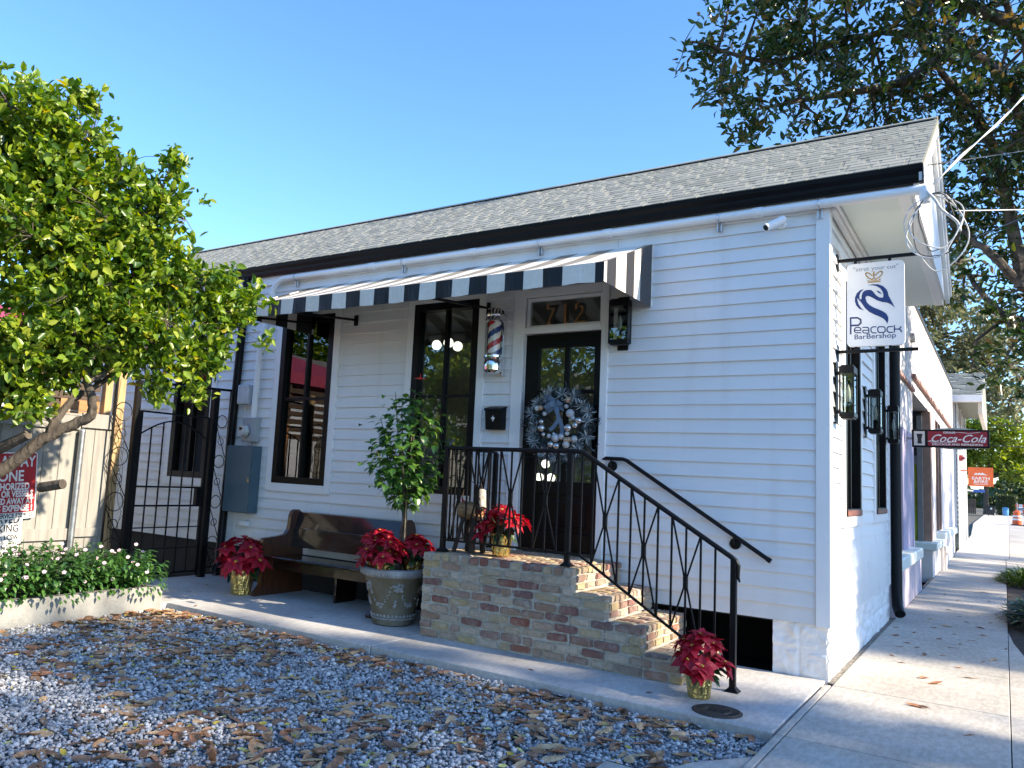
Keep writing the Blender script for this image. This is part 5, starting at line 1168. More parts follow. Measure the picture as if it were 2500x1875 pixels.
# ------------------------------------------------------------------ hanging shop sign
hs_ = thing('hanging_sign', 'white rounded barbershop sign with blue bird emblem hanging from a black bracket', 'sign', (.32, .45, 3.2))
SY = .45
NAVY = mat('navy_sign_ink', (.012, .035, .16), .4, ns=8, na=.1); GILT = mat('gold_sign_ink', (.48, .29, .08), .4, ns=12, na=.12); GREYI = mat('grey_sign_ink', (.24, .25, .28), .4)
mb = MB(); mb.prism(rrect(.095, .548, 2.808, 3.557, .04), lambda u, v, d: (u, d, v), SY-.018, SY+.018); mb.build('panel', mat('white_sign_panel', (.80, .80, .80), .35, ns=3, na=.03), hs_)
def q8(u, v, d):          # picture coordinates of the artwork on the panel
    s = (u-180)/898; top = 213-62*s; bot = 1468-62*s
    return (.095+.453*s, SY-.0185-d, 3.557-.749*(v-top)/(bot-top))
body = [(520,530),(600,517),(680,520),(750,545),(800,590),(825,640),(832,685),(865,745),(930,868),(865,815),(805,792),(740,785),(660,760),(590,720),(540,698),(500,692),(478,712),(480,742),(500,790),(540,830),(600,865),(680,895),(750,925),(800,960),(828,1010),(827,1055),(812,1105),(790,1068),(750,1030),(690,1000),(610,970),(530,930),(465,870),(415,800),(385,740),(400,742),(415,740),(418,690),(435,640),(470,612),(520,600),(570,605),(600,630),(640,680),(690,715),(750,722),(757,680),(745,630),(710,580),(650,545),(590,533)]
mb = MB(); mb.prism(body, q8, .0005, .002)
mb.prism([(450,590),(395,605),(340,655),(312,715),(310,775),(330,835),(375,885),(448,913),(400,865),(365,810),(348,745),(352,722),(400,790),(385,740),(380,690),(400,640)], q8, .0006, .0018)
mb.prism([(640,612),(690,622),(720,650),(728,672),(700,650),(685,655),(672,635)], q8, .0005, .002); mb.build('bird_emblem', NAVY, hs_)
mb = MB()
for pl_ in ([(512,482),(715,466),(715,483),(512,498)], [(512,455),(560,466),(665,458),(715,432),(715,452),(650,469),(560,474),(512,470)], [(608,308),(622,340),(625,375),(614,425),(602,425),(596,375),(600,340)], [(580,428),(640,422),(640,431),(580,438)]): mb.prism(pl_, q8, .0005, .002)
for pts in ([(582,385),(540,350),(500,342),(482,355),(490,385),(525,420),(595,452)], [(636,380),(680,338),(725,322),(745,335),(738,365),(705,405),(625,452)]): mb.stroke(pts, 17, q8, .0006, .0018)
mb.build('crown_emblem', GILT, hs_)
mb = MB(); LT = [[(240,1268),(240,1028),(350,1024),(398,1050),(402,1100),(362,1136),(250,1142)], [(300,1215),(402,1212),(400,1182),(375,1168),(325,1170),(300,1195),(300,1230),(325,1250),(402,1248)], [(430,1168),(505,1165),(525,1180),(525,1250),(450,1252),(430,1235),(437,1212),(520,1208)], [(640,1155),(585,1158),(560,1180),(560,1225),(585,1247),(640,1246)], [(680,1155),(755,1152),(778,1170),(778,1220),(755,1238),(690,1240),(665,1220),(665,1175),(682,1155)], [(890,1148),(835,1150),(808,1170),(808,1215),(835,1235),(892,1233)], [(917,1130),(917,1232)], [(925,1186),(990,1182),(1022,1145)], [(990,1182),(1020,1205),(1020,1228)]]
for i, l in enumerate(LT): mb.stroke(l, 24 if i == 0 else 15, q8, .0005, .0018)
ftx = lambda u, v, d: (.3215+u, SY-.0192-d, v)
mb.text('BarBershop', .062, lambda u, v, d: ftx(u-.005, v+2.874, 0), 0, ext=0, off=.0004, sx=1.12); mb.build('blue_lettering', NAVY, hs_, fix=False)
mb = MB(); mb.text('"strut your cut"', .052, lambda u, v, d: ftx(u+.005, v+3.487, 0), 0, ext=0, sx=1.08); mb.build('grey_lettering', GREYI, hs_, fix=False)
mb = MB()
for z in (3.60, 2.768): mb.bbox(.022, .645, SY-.014, SY+.014, z-.014, z+.014, .002); mb.bbox(.0, .024, SY-.04, SY+.04, z-.09, z+.06, .003)
for x in (.165, .435): mb.bbox(x-.012, x+.012, SY-.006, SY+.006, 3.555, 3.588, .001); mb.bbox(x-.012, x+.012, SY-.006, SY+.006, 2.780, 2.81, .001)
mb.build('bracket', BLACK, hs_)

# ------------------------------------------------------------------ cables at the gable
CBW = mat('white_cable', (.62, .62, .60), .5); CBK = mat('black_cable', (.02, .02, .02), .5)
co = thing('cable_coil', 'loose loops of white and black cable hanging from the weather head', 'cable', (.80, -.08, 3.95)); rg = random.Random(5)
for k, (rx, rz, m, dz) in enumerate(((.18, .27, CBW, 0), (.15, .23, CBW, .03), (.20, .31, CBW, -.03), (.13, .22, CBK, .05), (.17, .25, CBK, .02))):
    mb = MB(); cx = .80+rg.uniform(-.02, .03); pts = [(.77, -.10, 3.93)]
    for i in range(27): a = R(85)+2*math.pi*i/24; pts.append((cx+rx*math.cos(a)*(1+.10*math.sin(2*a+k*1.7))+.02*math.sin(3*a+k), -.13+k*.02+.05*math.sin(a+k), 3.655+dz+rz*math.sin(a)*(1+.06*math.cos(3*a+k*2))))
    mb.tube(smooth_path(pts, 2), .005 if m is CBW else .0042, 6); mb.build('loop', m, co, smooth=True)
mb = MB(); mb.tube(smooth_path([(.76, -.12, 3.95), (.82, -.14, 3.86), (.86, -.13, 3.78), (.96, -.09, 3.68), (.98, -.09, 3.60)], 3), .012, 6); mb.build('splice', CBW, co, smooth=True)
def cable(label, a, b, sag, r, m, twist=False, name='power_cable'):
    t = thing(name, label, 'cable', a); a, b = Vector(a), Vector(b); n = 40; mb = MB()
    P = [a.lerp(b, i/n)-Vector((0, 0, sag*4*(i/n)*(1-i/n))) for i in range(n+1)]; mb.tube(P, r, 6)
    if twist: mb.tube([p+Vector((.016*math.cos(i*1.3), .0, .016*math.sin(i*1.3))) for i, p in enumerate(P)], r*.8, 5)
    mb.build('wire', m, t, smooth=True)
def extend(a, b, L): a, b = Vector(a), Vector(b); return tuple(a+(b-a).normalized()*L)
cable('thick twisted white service cable rising from the weather head to the upper right', (.80, -.06, 4.02), extend((.80, -.06, 4.02), (1.46, 1.59, 5.33), 14), .0, .006, CBW, True)
cable('single white cable running right from the cable loops', (.95, -.05, 3.78), extend((.95, -.05, 3.78), (1.44, 1.72, 4.28), 16), .02, .005, CBW)
cable('thin dark wire running right from the gable tip', (.74, .4, 4.36), extend((.74, .4, 4.36), (1.49, 3.42, 5.5), 18), .02, .006, CBK)
cable('thin dark wire crossing low in front of the right hand tree', (.98, 2.03, 4.12), extend((.98, 2.03, 4.12), (1.5, 3.6, 4.78), 18), .01, .006, CBK)
for i, (z, y0, lb) in enumerate(((5.6, 30, 'highest thin wire over the far end of the street'), (4.9, 34, 'middle thin wire over the far end of the street'), (4.1, 36, 'lowest thin wire over the far end of the street, above the orange sign'))):
    cable(lb, (.3, y0, z), (40, y0+18, z+.4), .3, .016, CBK)

# ------------------------------------------------------------------ lavender shopfront next door
lv = thing('lavender_shopfront', 'lavender and pale pink stucco shopfront with parapet next to the barbershop', 'building', (0, 12, 0))
LAV = mat('lavender_stucco', (.52, .455, .50), .9, ns=2.5, na=.07, bs=60, bk=.3); PNK = mat('pale_pink_stucco', (.72, .67, .645), .9, ns=2.5, na=.07, bs=60, bk=.3); PIER = mat('violet_pier_paint', (.36, .33, .47), .7, ns=3, na=.08); BRN = mat('brown_frame', (.36, .22, .16), .6, ns=6, na=.12); DKW = mat('dark_shop_frame', (.012, .013, .014), .4)
FXL = -.03; XB2 = -7
mb = MB(); mb.box(XB2, FXL, 4.42, 21.2, 2.56+.75, 4.92); mb.box(XB2, FXL, 4.42, 8.1, 2.56, 3.309)  ; mb.build('upper_wall', PNK, lv)
mb = MB(); mb.box(XB2, FXL+.002, 4.42, 4.9, -.1, 2.559); mb.build('wall', LAV, lv)
mb = MB(); mb.box(XB2, FXL+.012, 6.3, 8.08, .02, 2.559); mb.build('pier', PIER, lv)
mb = MB(); mb.box(XB2, FXL, 11.9, 13.4, -.1, 3.309); mb.build('wall', PNK, lv); mb = MB(); mb.box(-.6, FXL+.001, 15.3, 21.2, -.1, 3.309); mb.box(-.6, FXL-.001, 13.4, 15.3, -.1, .8); mb.build('wall', PNK, lv)
mb = MB(); mb.bbox(-.06, .14, 4.40, 7.6, .57, .735, .02); mb.build('sill', PALE_BLUE, lv); mb = MB(); mb.box(-.06, .055, 4.42, 8.3, -.1, .569); mb.build('base', LAV, lv)
mb = MB(); mb.bbox(-1.0, .14, 10.85, 13.2, .52, .66, .02); mb.bbox(-.06, .14, 13.4, 19, .62, .78, .02); mb.build('sill', PALE_BLUE, lv); mb = MB(); mb.box(-1.0, .05, 10.9, 13.2, -.1, .519); mb.box(-.06, .05, 13.3, 18.9, -.1, .619); mb.build('base', PNK, lv)
mb = MB(); mb.bbox(XB2, .0, 4.40, 21.25, 4.921, 4.97, .006); mb.build('coping', BLACK, lv)
mb = MB(); rg = random.Random(12); y = 8.0
while y < 20: L = rg.uniform(.2, .5); mb.bbox(FXL, FXL+.05+rg.uniform(0, .02), y, y+L-.01, 3.53, 3.60, .008); y += L
y = 5.7
while y < 7.7: L = rg.uniform(.2, .4); mb.bbox(FXL, FXL+.05, y, y+L-.01, 3.29, 3.35, .008); y += L
mb.build('brick_band', mat('ragged_brick_trim', (.36, .21, .18), .9, ns=14, na=.3), lv)
mb = MB(); mb.box(-.5, -.45, 4.9, 6.3, .735, 2.56); mb.box(-.45, -.1, 4.9, 4.95, .735, 2.56); mb.build('shop_window', DKW, lv)
mb = MB(); mb.box(-.14, -.13, 4.95, 6.29, .735, 2.559); mb.build('pane', GLASS, lv)
# recessed entrance
mb = MB(); mb.box(-1.9, -1.8, 8.08, 11.9, -.1, 3.3); mb.build('entrance_wall', DKW, lv)
mb = MB(); mb.bbox(-1.75, FXL-.12, 11.55, 11.62, .0, 3.28, .01); mb.build('shop_door', DKW, lv)
mb = MB(); mb.box(-1.65, -.22, 11.53, 11.545, .66, 2.2); mb.build('yellow_green_curtain', mat('yellow_green_cloth', (.34, .40, .03), .7, ns=2, na=.25), lv)
mb = MB(); mb.bbox(-1.70, -.18, 11.50, 11.525, 2.2, 2.38, .004); mb.bbox(-.24, -.14, 11.49, 11.525, .66, 3.2, .004); mb.build('door_frame', mat('grey_door_frame', (.22, .22, .22), .5), lv)
mb = MB(); mb.bbox(-.16, FXL+.03, 11.62, 11.95, .66, 3.30, .006); mb.build('post', BRN, lv)
mb = MB(); mb.box(-.4, -.35, 13.4, 15.3, .8, 3.3); mb.build('shop_window', DKW, lv); mb = MB()
for y in (13.45, 14.3, 15.25): mb.bbox(-.15, FXL+.005, y-.05, y+.05, .8, 3.3, .004)
mb.build('window_frame', BRN, lv)
mb = MB(); mb.bbox(FXL, .03, 7.9, 8.15, 4.15, 4.28, .01); mb.build('scupper', CONC2, lv)
sb = thing('sandwich_board', 'pale green sandwich board leaning inside the recessed shop entrance', 'sign board', (-.4, 10.6, 0))
mb = MB(); mb.prism([(-.85, .05), (-.25, .05), (-.25, 1.05), (-.85, 1.05)], lambda u, v, d: (u, 10.45+v*.28+d, v), 0, .03); mb.build('board', mat('pale_green_board', (.42, .56, .50), .6, ns=4, na=.15), sb); mb = MB(); mb.prism([(-.80, .1), (-.30, .1), (-.30, .6), (-.80, .6)], lambda u, v, d: (u, 10.445+v*.28+d, v), 0, .004); mb.build('poster', TRIM, sb)
gm = thing('gas_meter_pipes', 'pale pink gas pipes rising against the shopfront base', 'pipes', (.09, 13.1, 0))
mb = MB(); mb.tube([(.10, 13.0, 0), (.10, 13.0, .62), (.10, 13.6, .62), (.10, 13.6, .3), (.05, 13.6, .3)], .03, 8); mb.tube([(.14, 13.3, 0), (.14, 13.3, .5), (.14, 13.0, .5)], .028, 8); mb.sphere((.13, 13.3, .42), .11, 10, 8, sc=(.8, 1, 1)); mb.build('pipes', PNK, gm, smooth='auto')
# drinks sign
ck = thing('soda_sign', 'red soda sign with white script lettering and dark frame projecting from the lavender shopfront', 'sign', (.6, 7.0, 2.4))
CX0, CX1, CY, CZ0, CZ1 = .05, 1.06, 7.0, 2.30, 2.575
KX = lambda u, v, d: (CX0+(CX1-CX0)*u, CY-.05-d, CZ0+(CZ1-CZ0)*v)
mb = MB(); mb.bbox(CX0, CX1, CY-.05, CY+.05, CZ0, CZ1, .008); mb.build('frame', BLACK, ck)
mb = MB(); mb.prism([(.215, .1), (.975, .1), (.975, .9), (.215, .9)], KX, .001, .004); mb.build('red_face', mat('red_enamel', (.28, .012, .03), .3), ck)
mb = MB(); mb.prism([(.03, .1), (.175, .1), (.175, .9), (.03, .9)], KX, .001, .004); mb.build('cream_face', mat('cream_enamel', (.62, .60, .55), .4), ck)
mb = MB(); mb.prism([(.065, .75), (.145, .75), (.13, .45), (.135, .2), (.075, .2), (.08, .45)], KX, .0045, .006); mb.build('glass_emblem', DKW, ck)
WS = MB(); fk = lambda u, v, d: (CX0+.60+u, CY-.0555-d, CZ0+v)
WS.text('Coca-Cola', .165, lambda u, v, d: fk(u, v+.085, 0), 0, ext=0, off=.0015, shear=.45, sx=1.0); WS.text('DRINK', .042, lambda u, v, d: fk(u-.10, v+.215, 0), 0, ext=0, off=.001, sx=1.2); WS.text('DELICIOUS AND REFRESHING', .041, lambda u, v, d: fk(u, v+.035, 0), 0, ext=0, off=.001, sx=1.2)
WS.stroke([(.28, .40), (.22, .34), (.30, .27), (.42, .30), (.52, .28)], .02, lambda u, v, d: KX(u, v, d), .0055, .006); WS.stroke([(.52, .80), (.60, .86), (.75, .80), (.88, .86)], .02, lambda u, v, d: KX(u, v, d), .0055, .006)
WS.build('white_lettering', WHT, ck, fix=False)
mb = MB(); mb.prism([(.25, 1.0), (.4, 1.09), (.55, 1.11), (.7, 1.08), (.85, 1.0)], lambda u, v, d: KX(u, v, d-.06), 0, .02); mb.prism([(.3, 0), (.85, 0), (.65, -.09), (.5, -.09)], lambda u, v, d: KX(u, v, d-.06), 0, .02); mb.bbox(-.03, CX0, CY-.02, CY+.02, 2.42, 2.46, .003); mb.build('backing_plate', GALV, ck)

# ------------------------------------------------------------------ white corner building beyond
wc = thing('white_corner_house', 'pale white corner house with steep grey gable at the end of the block', 'building', (0, 24, 0))
WHS = mat('pale_white_siding', (.74, .76, .78), .6, ns=1, na=.04)
mb = MB(); mb.box(-8, .0, 22.2, 29.0, -.1, 4.8)
for k in range(28): z = .5+k*.15; mb.prism([(0, z), (.022, z), (.004, z+.15), (0, z+.15)], lambda u, v, d: (u, d, v), 22.4, 29.0)
mb.build('wall', WHS, wc)
for y in (22.2, 25.0, 28.7): mb = MB(); mb.bbox(.024, .06, y+.01, y+.29, -.1, 4.7, .01); mb.build('pilaster', TRIM, wc)
for y in (23.2, 26.3, 27.4):
    mb = MB(); mb.bbox(.0, .05, y, y+.75, .9, 3.3, .01); w_ = mb.build('shutter', mat('violet_shutter', (.34, .33, .43), .6, ns=4, na=.1) if y == 23.2 else bpy.data.materials['violet_shutter'], wc)
mb = MB(); mb.box(-8, .03, 22.16, 22.199, -.1, .7); mb.build('stone_base', mat('mossy_stone', (.22, .23, .19), .9, ns=8, na=.3, bs=20, bk=.6), wc)
mb = MB(); mb.prism([(21.7, 4.75), (25.6, 5.98), (29.5, 4.75), (29.3, 4.7), (21.9, 4.7)], lambda u, v, d: (d, u, v), -8, .75); 
for k in range(18):
    t0, t1 = k/18, (k+1)/18
    for j in range(14):
        if rg.random() < .8: a = -3.2+j*.28+(.14 if k % 2 else 0); mb.add([(a, 21.7+3.9*t0, 4.79+1.23*t0), (a+.27, 21.7+3.9*t0, 4.79+1.23*t0), (a+.27, 21.7+3.9*t1, 4.765+1.23*t1), (a, 21.7+3.9*t1, 4.765+1.23*t1), (a, 21.7+3.9*t0, 4.75+1.23*t0), (a+.27, 21.7+3.9*t0, 4.75+1.23*t0)], [(0, 1, 2, 3), (4, 5, 1, 0)])
mb.build('roof', SH, wc)
mb = MB(); mb.prism([(21.75, 4.2), (21.75, 4.75), (25.6, 5.94), (29.45, 4.75), (29.45, 4.2)], lambda u, v, d: (d, u, v), .62, .74); mb.build('gable', mat('cream_gable', (.66, .60, .50), .7, ns=2, na=.06), wc)
mb = MB(); mb.bbox(-8, .75, 21.55, 21.75, 4.55, 4.75, .02); mb.build('gutter', TRIM, wc)
os_ = thing('orange_shop_sign', 'square orange shop sign with white lettering projecting at the end of the block', 'sign', (.55, 24.2, 2.3))
OX = lambda u, v, d: (.25+u, 24.2-d, 2.02+v)
mb = MB(); mb.prism(rrect(0, .70, 0, .62, .02), OX, -.02, .02); mb.bbox(.0, .28, 24.19, 24.21, 2.5, 2.54, .003); mb.build('panel', mat('orange_sign_paint', (.75, .15, .035), .5, ns=5, na=.06), os_)
mb = MB(); fo = lambda u, v, d: (.60+u, 24.179-d, v)
mb.text('EARTH', .135, lambda u, v, d: fo(u, v+2.235, 0), 0, ext=0, off=.003, sx=1.2); mb.text('&FIRE', .135, lambda u, v, d: fo(u, v+2.125, 0), 0, ext=0, off=.003, sx=1.22); mb.prism([(.15, .36), (.22, .44), (.27, .41), (.31, .45), (.35, .42), (.40, .45), (.46, .41), (.56, .36), (.46, .375), (.35, .37), (.25, .375)], OX, .0205, .0215); mb.prism([(.15, .06), (.55, .06), (.55, .075), (.15, .075)], OX, .0205, .0215); mb.build('white_lettering', WHT, os_, fix=False)
bs = thing('street_name_sign', 'small blue street name plate just under the orange sign', 'sign', (.2, 29.5, 2.0))
mb = MB(); mb.bbox(.22, .62, 29.49, 29.51, 1.87, 1.98, .003); mb.build('plate', mat('blue_street_sign', (.02, .10, .42), .4), bs); mb = MB(); mb.tube([(.0, 28.95, 1.92), (.06, 29.3, 1.92), (.24, 29.5, 1.92)], .02, 6); mb.build('arm', GALV, bs)
rb = thing('alarm_bell', 'small dark red alarm bell on the white corner house', 'bell', (.1, 23, 2.8))
mb = MB(); mb.tube([(.02, 22.6, 2.86), (.10, 22.6, 2.86), (.16, 22.6, 2.86)], [.06, .10, .09], 16); mb.tube([(.16, 22.6, 2.86), (.22, 22.6, 2.86)], [.05, .04], 10); mb.build('bell', mat('dark_red_paint', (.25, .02, .02), .4), rb)

# ------------------------------------------------------------------ far end of the street
def np_tree(name, label, base, trunk_r, h, lobes, ntips, per, L, leafm, barkm, seed, asp=.5, shell=.4, group=None, spread=.5, limbs=None, twigs=True, tr=None, lean=(0, 0)):
    t = thing(name, label, 'tree', base, group); rg = np.random.default_rng(seed); mb = MB(); LP = []
    top = Vector((base[0]+lean[0], base[1]+lean[1], h))
    LP += limb(mb, [base, tuple(Vector(base).lerp(top, .5)), tuple(top)] if tr is None else tr, trunk_r, trunk_r*.4, 10, trunk_r*.05, seed)[3:]
    for i, b in enumerate(limbs or []): LP += limb(mb, b, trunk_r*.5, trunk_r*.12, 8, trunk_r*.06, seed+i)
    if limbs is None:
        for l in lobes: LP += limb(mb, [tuple(top), tuple((Vector(top)+Vector(l[:3]))/2+Vector((0, 0, .2))), tuple(l[:3])], trunk_r*.45, trunk_r*.1, 6, trunk_r*.05, seed)
    tips, td = tips_in_lobes(rg, lobes, ntips, shell); sc_ = L
    if twigs:
        nodes = tips[rg.choice(ntips, min(ntips, 60+ntips//16), False)]; twig_tubes(mb, rg, tips, nodes, [tuple(p) for p in LP], trunk_r*.10, max(.003, trunk_r*.03), every=2)
    mb.build('trunk', barkm, t, smooth='auto'); PT, DT = [], []
    for i in range(per): PT.append(tips+rg.normal(0, sc_*.45, tips.shape)-td*rg.uniform(0, sc_*1.2, (ntips, 1))); DT.append(td*.6+rg.normal(0, spread, tips.shape))
    V, F = leaves_np(rg, np.concatenate(PT), np.concatenate(DT), L, asp, .5, .14, .2); np_mesh('crown', V, F, leafm, t); return t
OAK = ramp_island('oak_leaf', [(0, (.12, .18, .025)), (.6, (.24, .30, .035)), (1, (.36, .39, .05))], .5, trans=.35); OAKD = ramp_island('dark_oak_leaf', [(0, (.03, .05, .015)), (.6, (.055, .08, .022)), (1, (.09, .12, .03))], .5, trans=.2)
np_tree('oak_tree', 'yellow green oak with thick pale trunk at the far corner of the street', (-.6, 112, 0), .45, 4.5, [(0, 112, 8, 4.2, 4, 3.2), (-4, 112, 7, 3, 3, 2.4), (4.5, 112, 7, 3.2, 3, 2.6), (1, 110, 10.5, 3.5, 3, 2.4), (-2.5, 110, 10, 3, 3, 2.2), (6.5, 112, 5.8, 2.2, 2.5, 1.6), (-3, 109, 5.4, 2, 2, 1.2), (3, 109, 5.2, 2.2, 2, 1.2)], 1300, 9, .5, OAK, BARK, 41)
np_tree('oak_tree', 'darker oak standing farther down the street behind the parked cars', (5.2, 170, 0), .5, 4, [(7, 170, 8, 6, 4, 3.5), (12, 170, 9, 6, 4, 4.5), (2, 170, 8.5, 5, 4, 3), (10, 168, 6, 5, 3, 2.5), (18, 172, 9, 6, 4, 5)], 1000, 9, .8, ramp_island('mid_oak_leaf', [(0, (.06, .09, .02)), (.6, (.12, .16, .03)), (1, (.20, .23, .045))], .5, trans=.3), BARK2, 42)
np_tree('oak_tree', 'pale olive oak rising above the lavender parapet behind the grey gable', (-7, 40, 0), .4, 6, [(-5, 38, 10.5, 4.5, 4, 3.2), (-1.5, 40, 10, 3.6, 3.5, 3), (-8, 38, 10.5, 4, 4, 3), (-3.5, 37, 13, 4, 3, 2.2), (.5, 41, 8.5, 2.4, 2.5, 1.8), (1.6, 42, 6.8, 1.4, 2, 1.2)], 1800, 11, .30, ramp_island('olive_leaf', [(0, (.10, .12, .05)), (.6, (.19, .20, .10)), (1, (.30, .29, .17))], .6, trans=.25), BARK2, 43)
rgn = np.random.default_rng(77); P_ = rgn.uniform((-60, 255, 0), (90, 300, 12), (9000, 3)); P_[:, 2] *= (.6+.4*np.sin(P_[:, 0]*.23)*np.cos(P_[:, 0]*.11))
V, F = leaves_np(rgn, P_, rgn.normal(0, 1, (9000, 3)), 2.2, .7); tag(np_mesh('distant_trees', V, F, OAKD), kind='stuff', label='blurred dark mass of distant trees closing the street')
hd = thing('clipped_hedge', 'dark green clipped hedge beside the pale oak trunk', 'hedge', (1.6, 116, 0)); Ph = rgn.uniform((.4, 114.5, 0), (2.6, 117, 2.6), (2500, 3)); V, F = leaves_np(rgn, Ph, rgn.normal(0, 1, (2500, 3)), .22, .6); np_mesh('foliage', V, F, OAKD, hd); mb = MB(); mb.bbox(.5, 2.5, 114.7, 116.8, 0, 2.45, .2); mb.build('core', mat('hedge_core', (.02, .03, .012), .9), hd)
bf = thing('brown_fence', 'brown board fence beyond the far corner left of the oak', 'fence', (-3.5, 112, 0)); mb = MB(); 
for i in range(24): mb.bbox(-6.5+i*.2, -6.32+i*.2, 113, 113.08, 0, 1.9, .01)
mb.build('boards', mat('brown_fence_wood', (.20, .13, .085), .8, ns=3, na=.2), bf)
tb = thing('trash_bin', 'black wheeled trash bin in front of the far oak', 'bin', (-.1, 104, 0)); BP = mat('black_plastic', (.02, .021, .022), .5)
mb = MB(); mb.prism([(-.32, .08), (.32, .08), (.42, 1.05), (-.42, 1.05)], lambda u, v, d: (-.05+u, 104+d*(1+(v-.5)*.15), v), -.32, .32); mb.build('body', BP, tb); mb = MB(); mb.bbox(-.50, .40, 103.6, 104.42, 1.05, 1.14, .03); mb.build('lid', BP, tb)
for x in (-.33, .23): mb = MB(); mb.tube([(x-.04, 104.3, .13), (x+.04, 104.3, .13)], .13, 14); mb.build('wheel', BP, tb)
mb = MB(); mb.tube([(-.02, 103.63, .82), (-.02, 103.61, .82)], .11, 14); mb.build('badge', WHT, tb)
bb = thing('blue_bin', 'light blue barrel bin past the black trash bin', 'bin', (.9, 118, 0)); mb = MB(); mb.lathe([(.26, 0), (.32, .1), (.34, .5), (.32, .9), (.28, 1.0), (.05, 1.06)], (1.35, 112, 0), 18); mb.build('barrel', mat('light_blue_plastic', (.10, .30, .58), .4), bb, smooth='auto')
ORG = mat('orange_plastic', (.80, .12, .025), .5, ns=4, na=.06); REF = mat('white_reflector', (.8, .78, .74), .4)
def drum(label, x, y):
    t = thing('traffic_drum', label, 'traffic drum', (x, y, 0), 'orange drums on the far pavement')
    mb = MB(); mb.lathe([(.36, 0), (.36, .06), (.30, .07)], (x, y, 0), 20); mb.build('rubber_base', BP, t, smooth='auto')
    mb = MB(); mb.lathe([(.29, .07), (.28, .30), (.265, .31), (.26, .52), (.245, .53), (.24, .74), (.225, .75), (.21, .98), (.05, 1.02)], (x, y, 0), 20); mb.tube([(x-.07, y, 1.02), (x-.05, y, 1.1), (x+.05, y, 1.1), (x+.07, y, 1.02)], .02, 6); mb.build('body', ORG, t, smooth='auto')
    for z in (.36, .58): mb = MB(); mb.lathe([(.277-.05*(z-.3), z), (.268-.05*(z-.3), z+.12)], (x, y, 0), 20); mb.build('band', REF, t, smooth='auto')
drum('orange traffic drum with white bands, the left one at the far kerb', 1.95, 62); drum('orange traffic drum partly cut by the right picture edge', 2.62, 61.5)
bk = thing('striped_barricade', 'orange and white striped barricade with yellow lamp behind the traffic drums', 'barricade', (3.2, 75, 0)); mb = MB()
for z in (.75, 1.25): 
    for i in range(8): mb.bbox(2.0+i*.25, 2.245+i*.25, 74.98, 75.02, z, z+.24, .004, i % 2)
mb.bbox(2.1, 2.16, 74.95, 75.05, 0, 1.6, .004, 1); mb.bbox(3.8, 3.86, 74.95, 75.05, 0, 1.6, .004, 1); mb.build('boards', [ORG, REF], bk); mb = MB(); mb.tube([(2.9, 74.97, 1.62), (2.9, 75.03, 1.62)], .11, 14); mb.build('lamp', mat('amber_lamp', (.85, .45, .03), .3), bk)
def car(label, x, y, col, nm):
    t = thing('parked_car', label, 'car', (x, y, 0), 'cars parked at the far end'); bm_ = mat(nm, col, .3, coat=.5)
    mb = MB(); side = [(-2.2, .35), (-2.25, .75), (-1.9, .92), (-1.35, 1.0), (-.75, 1.42), (.75, 1.45), (1.5, 1.02), (2.1, .95), (2.25, .7), (2.2, .35)]; mb.prism(side, lambda u, v, d: (x+d*(1-.16*max(0, v-.95)/.5), y+u, v), -.88, .88); mb.build('body', bm_, t)
    mb = MB(); mb.prism([(-1.28, 1.02), (-.78, 1.36), (-.7, 1.36), (-1.2, 1.02)], lambda u, v, d: (x+d, y+u-.05, v), -.68, .68); mb.build('rear_window', DKW, t)
    for sx in (-1, 1):
        for yy in (-1.35, 1.35): mb = MB(); mb.tube([(x+sx*.72, y+yy, .33), (x+sx*.9, y+yy, .33)], .33, 16); mb.build('wheel', BP, t)
        mb = MB(); mb.bbox(x+sx*.74-.1, x+sx*.74+.1, y-2.27, y-2.2, .72, .86, .01); mb.build('tail_light', RED, t)
car('silver car parked at the kerb beyond the blue bin', 3.6, 190, (.45, .48, .52), 'silver_car_paint'); car('dark blue car parked farther on, right of the silver car', 7.0, 205, (.05, .08, .14), 'blue_car_paint'); car('red and white car at the right, behind the striped barricade', 9.6, 200, (.5, .05, .05), 'red_car_paint'); car('white car parked in the shade left of the silver car', 1.2, 215, (.7, .7, .7), 'white_car_paint')

# ------------------------------------------------------------------ planting strip, magnolia
LIR = ramp_island('strap_leaf', [(0, (.010, .030, .012)), (.6, (.022, .055, .018)), (1, (.05, .10, .025))], .4, trans=.1); LIRY = ramp_island('sunlit_ground_leaf', [(0, (.05, .10, .015)), (.6, (.10, .17, .02)), (1, (.20, .22, .03))], .5, trans=.2)
def clump(label, x, y, rx, ry, h, n, m, seed):
    t = thing('ground_shrub', label, 'shrub', (x, y, 0)); rg = random.Random(seed); mb = MB()
    for i in range(n):
        a = rg.uniform(0, 6.28); r = math.sqrt(rg.random()); p = Vector((x+rx*r*math.cos(a)*.8, y+ry*r*math.sin(a)*.8, rg.uniform(-.03, h*.55*(1-r*r*.6)))); d = Vector((math.cos(a)*(.4+r)+rg.gauss(0, .4), math.sin(a)*(.4+r)+rg.gauss(0, .4), rg.uniform(.2, 1.4))); mb.blade(p, d, (0, 0, 1), rg.uniform(.12, .24), rg.uniform(.025, .05), rg.uniform(.3, 1.0), .2, 4, [.5, 1, .9, .5, 0])
    mb.build('foliage', m, t)
clump('dark green bushy shrub at the sidewalk edge, nearest the camera', 1.72, 5.6, .62, 1.3, .55, 1300, LIR, 1); clump('dark green shrub just behind the nearest one at the sidewalk edge', 2.3, 4.6, .6, .9, .5, 800, LIR, 4)
clump('sunlit yellow green shrub with fallen leaves beyond the dark shrubs', 1.55, 11.9, .55, 1.3, .42, 1000, LIRY, 2); clump('small green shrub beside a stone in the planting strip', 2.1, 9.6, .5, .8, .35, 500, LIR, 3)
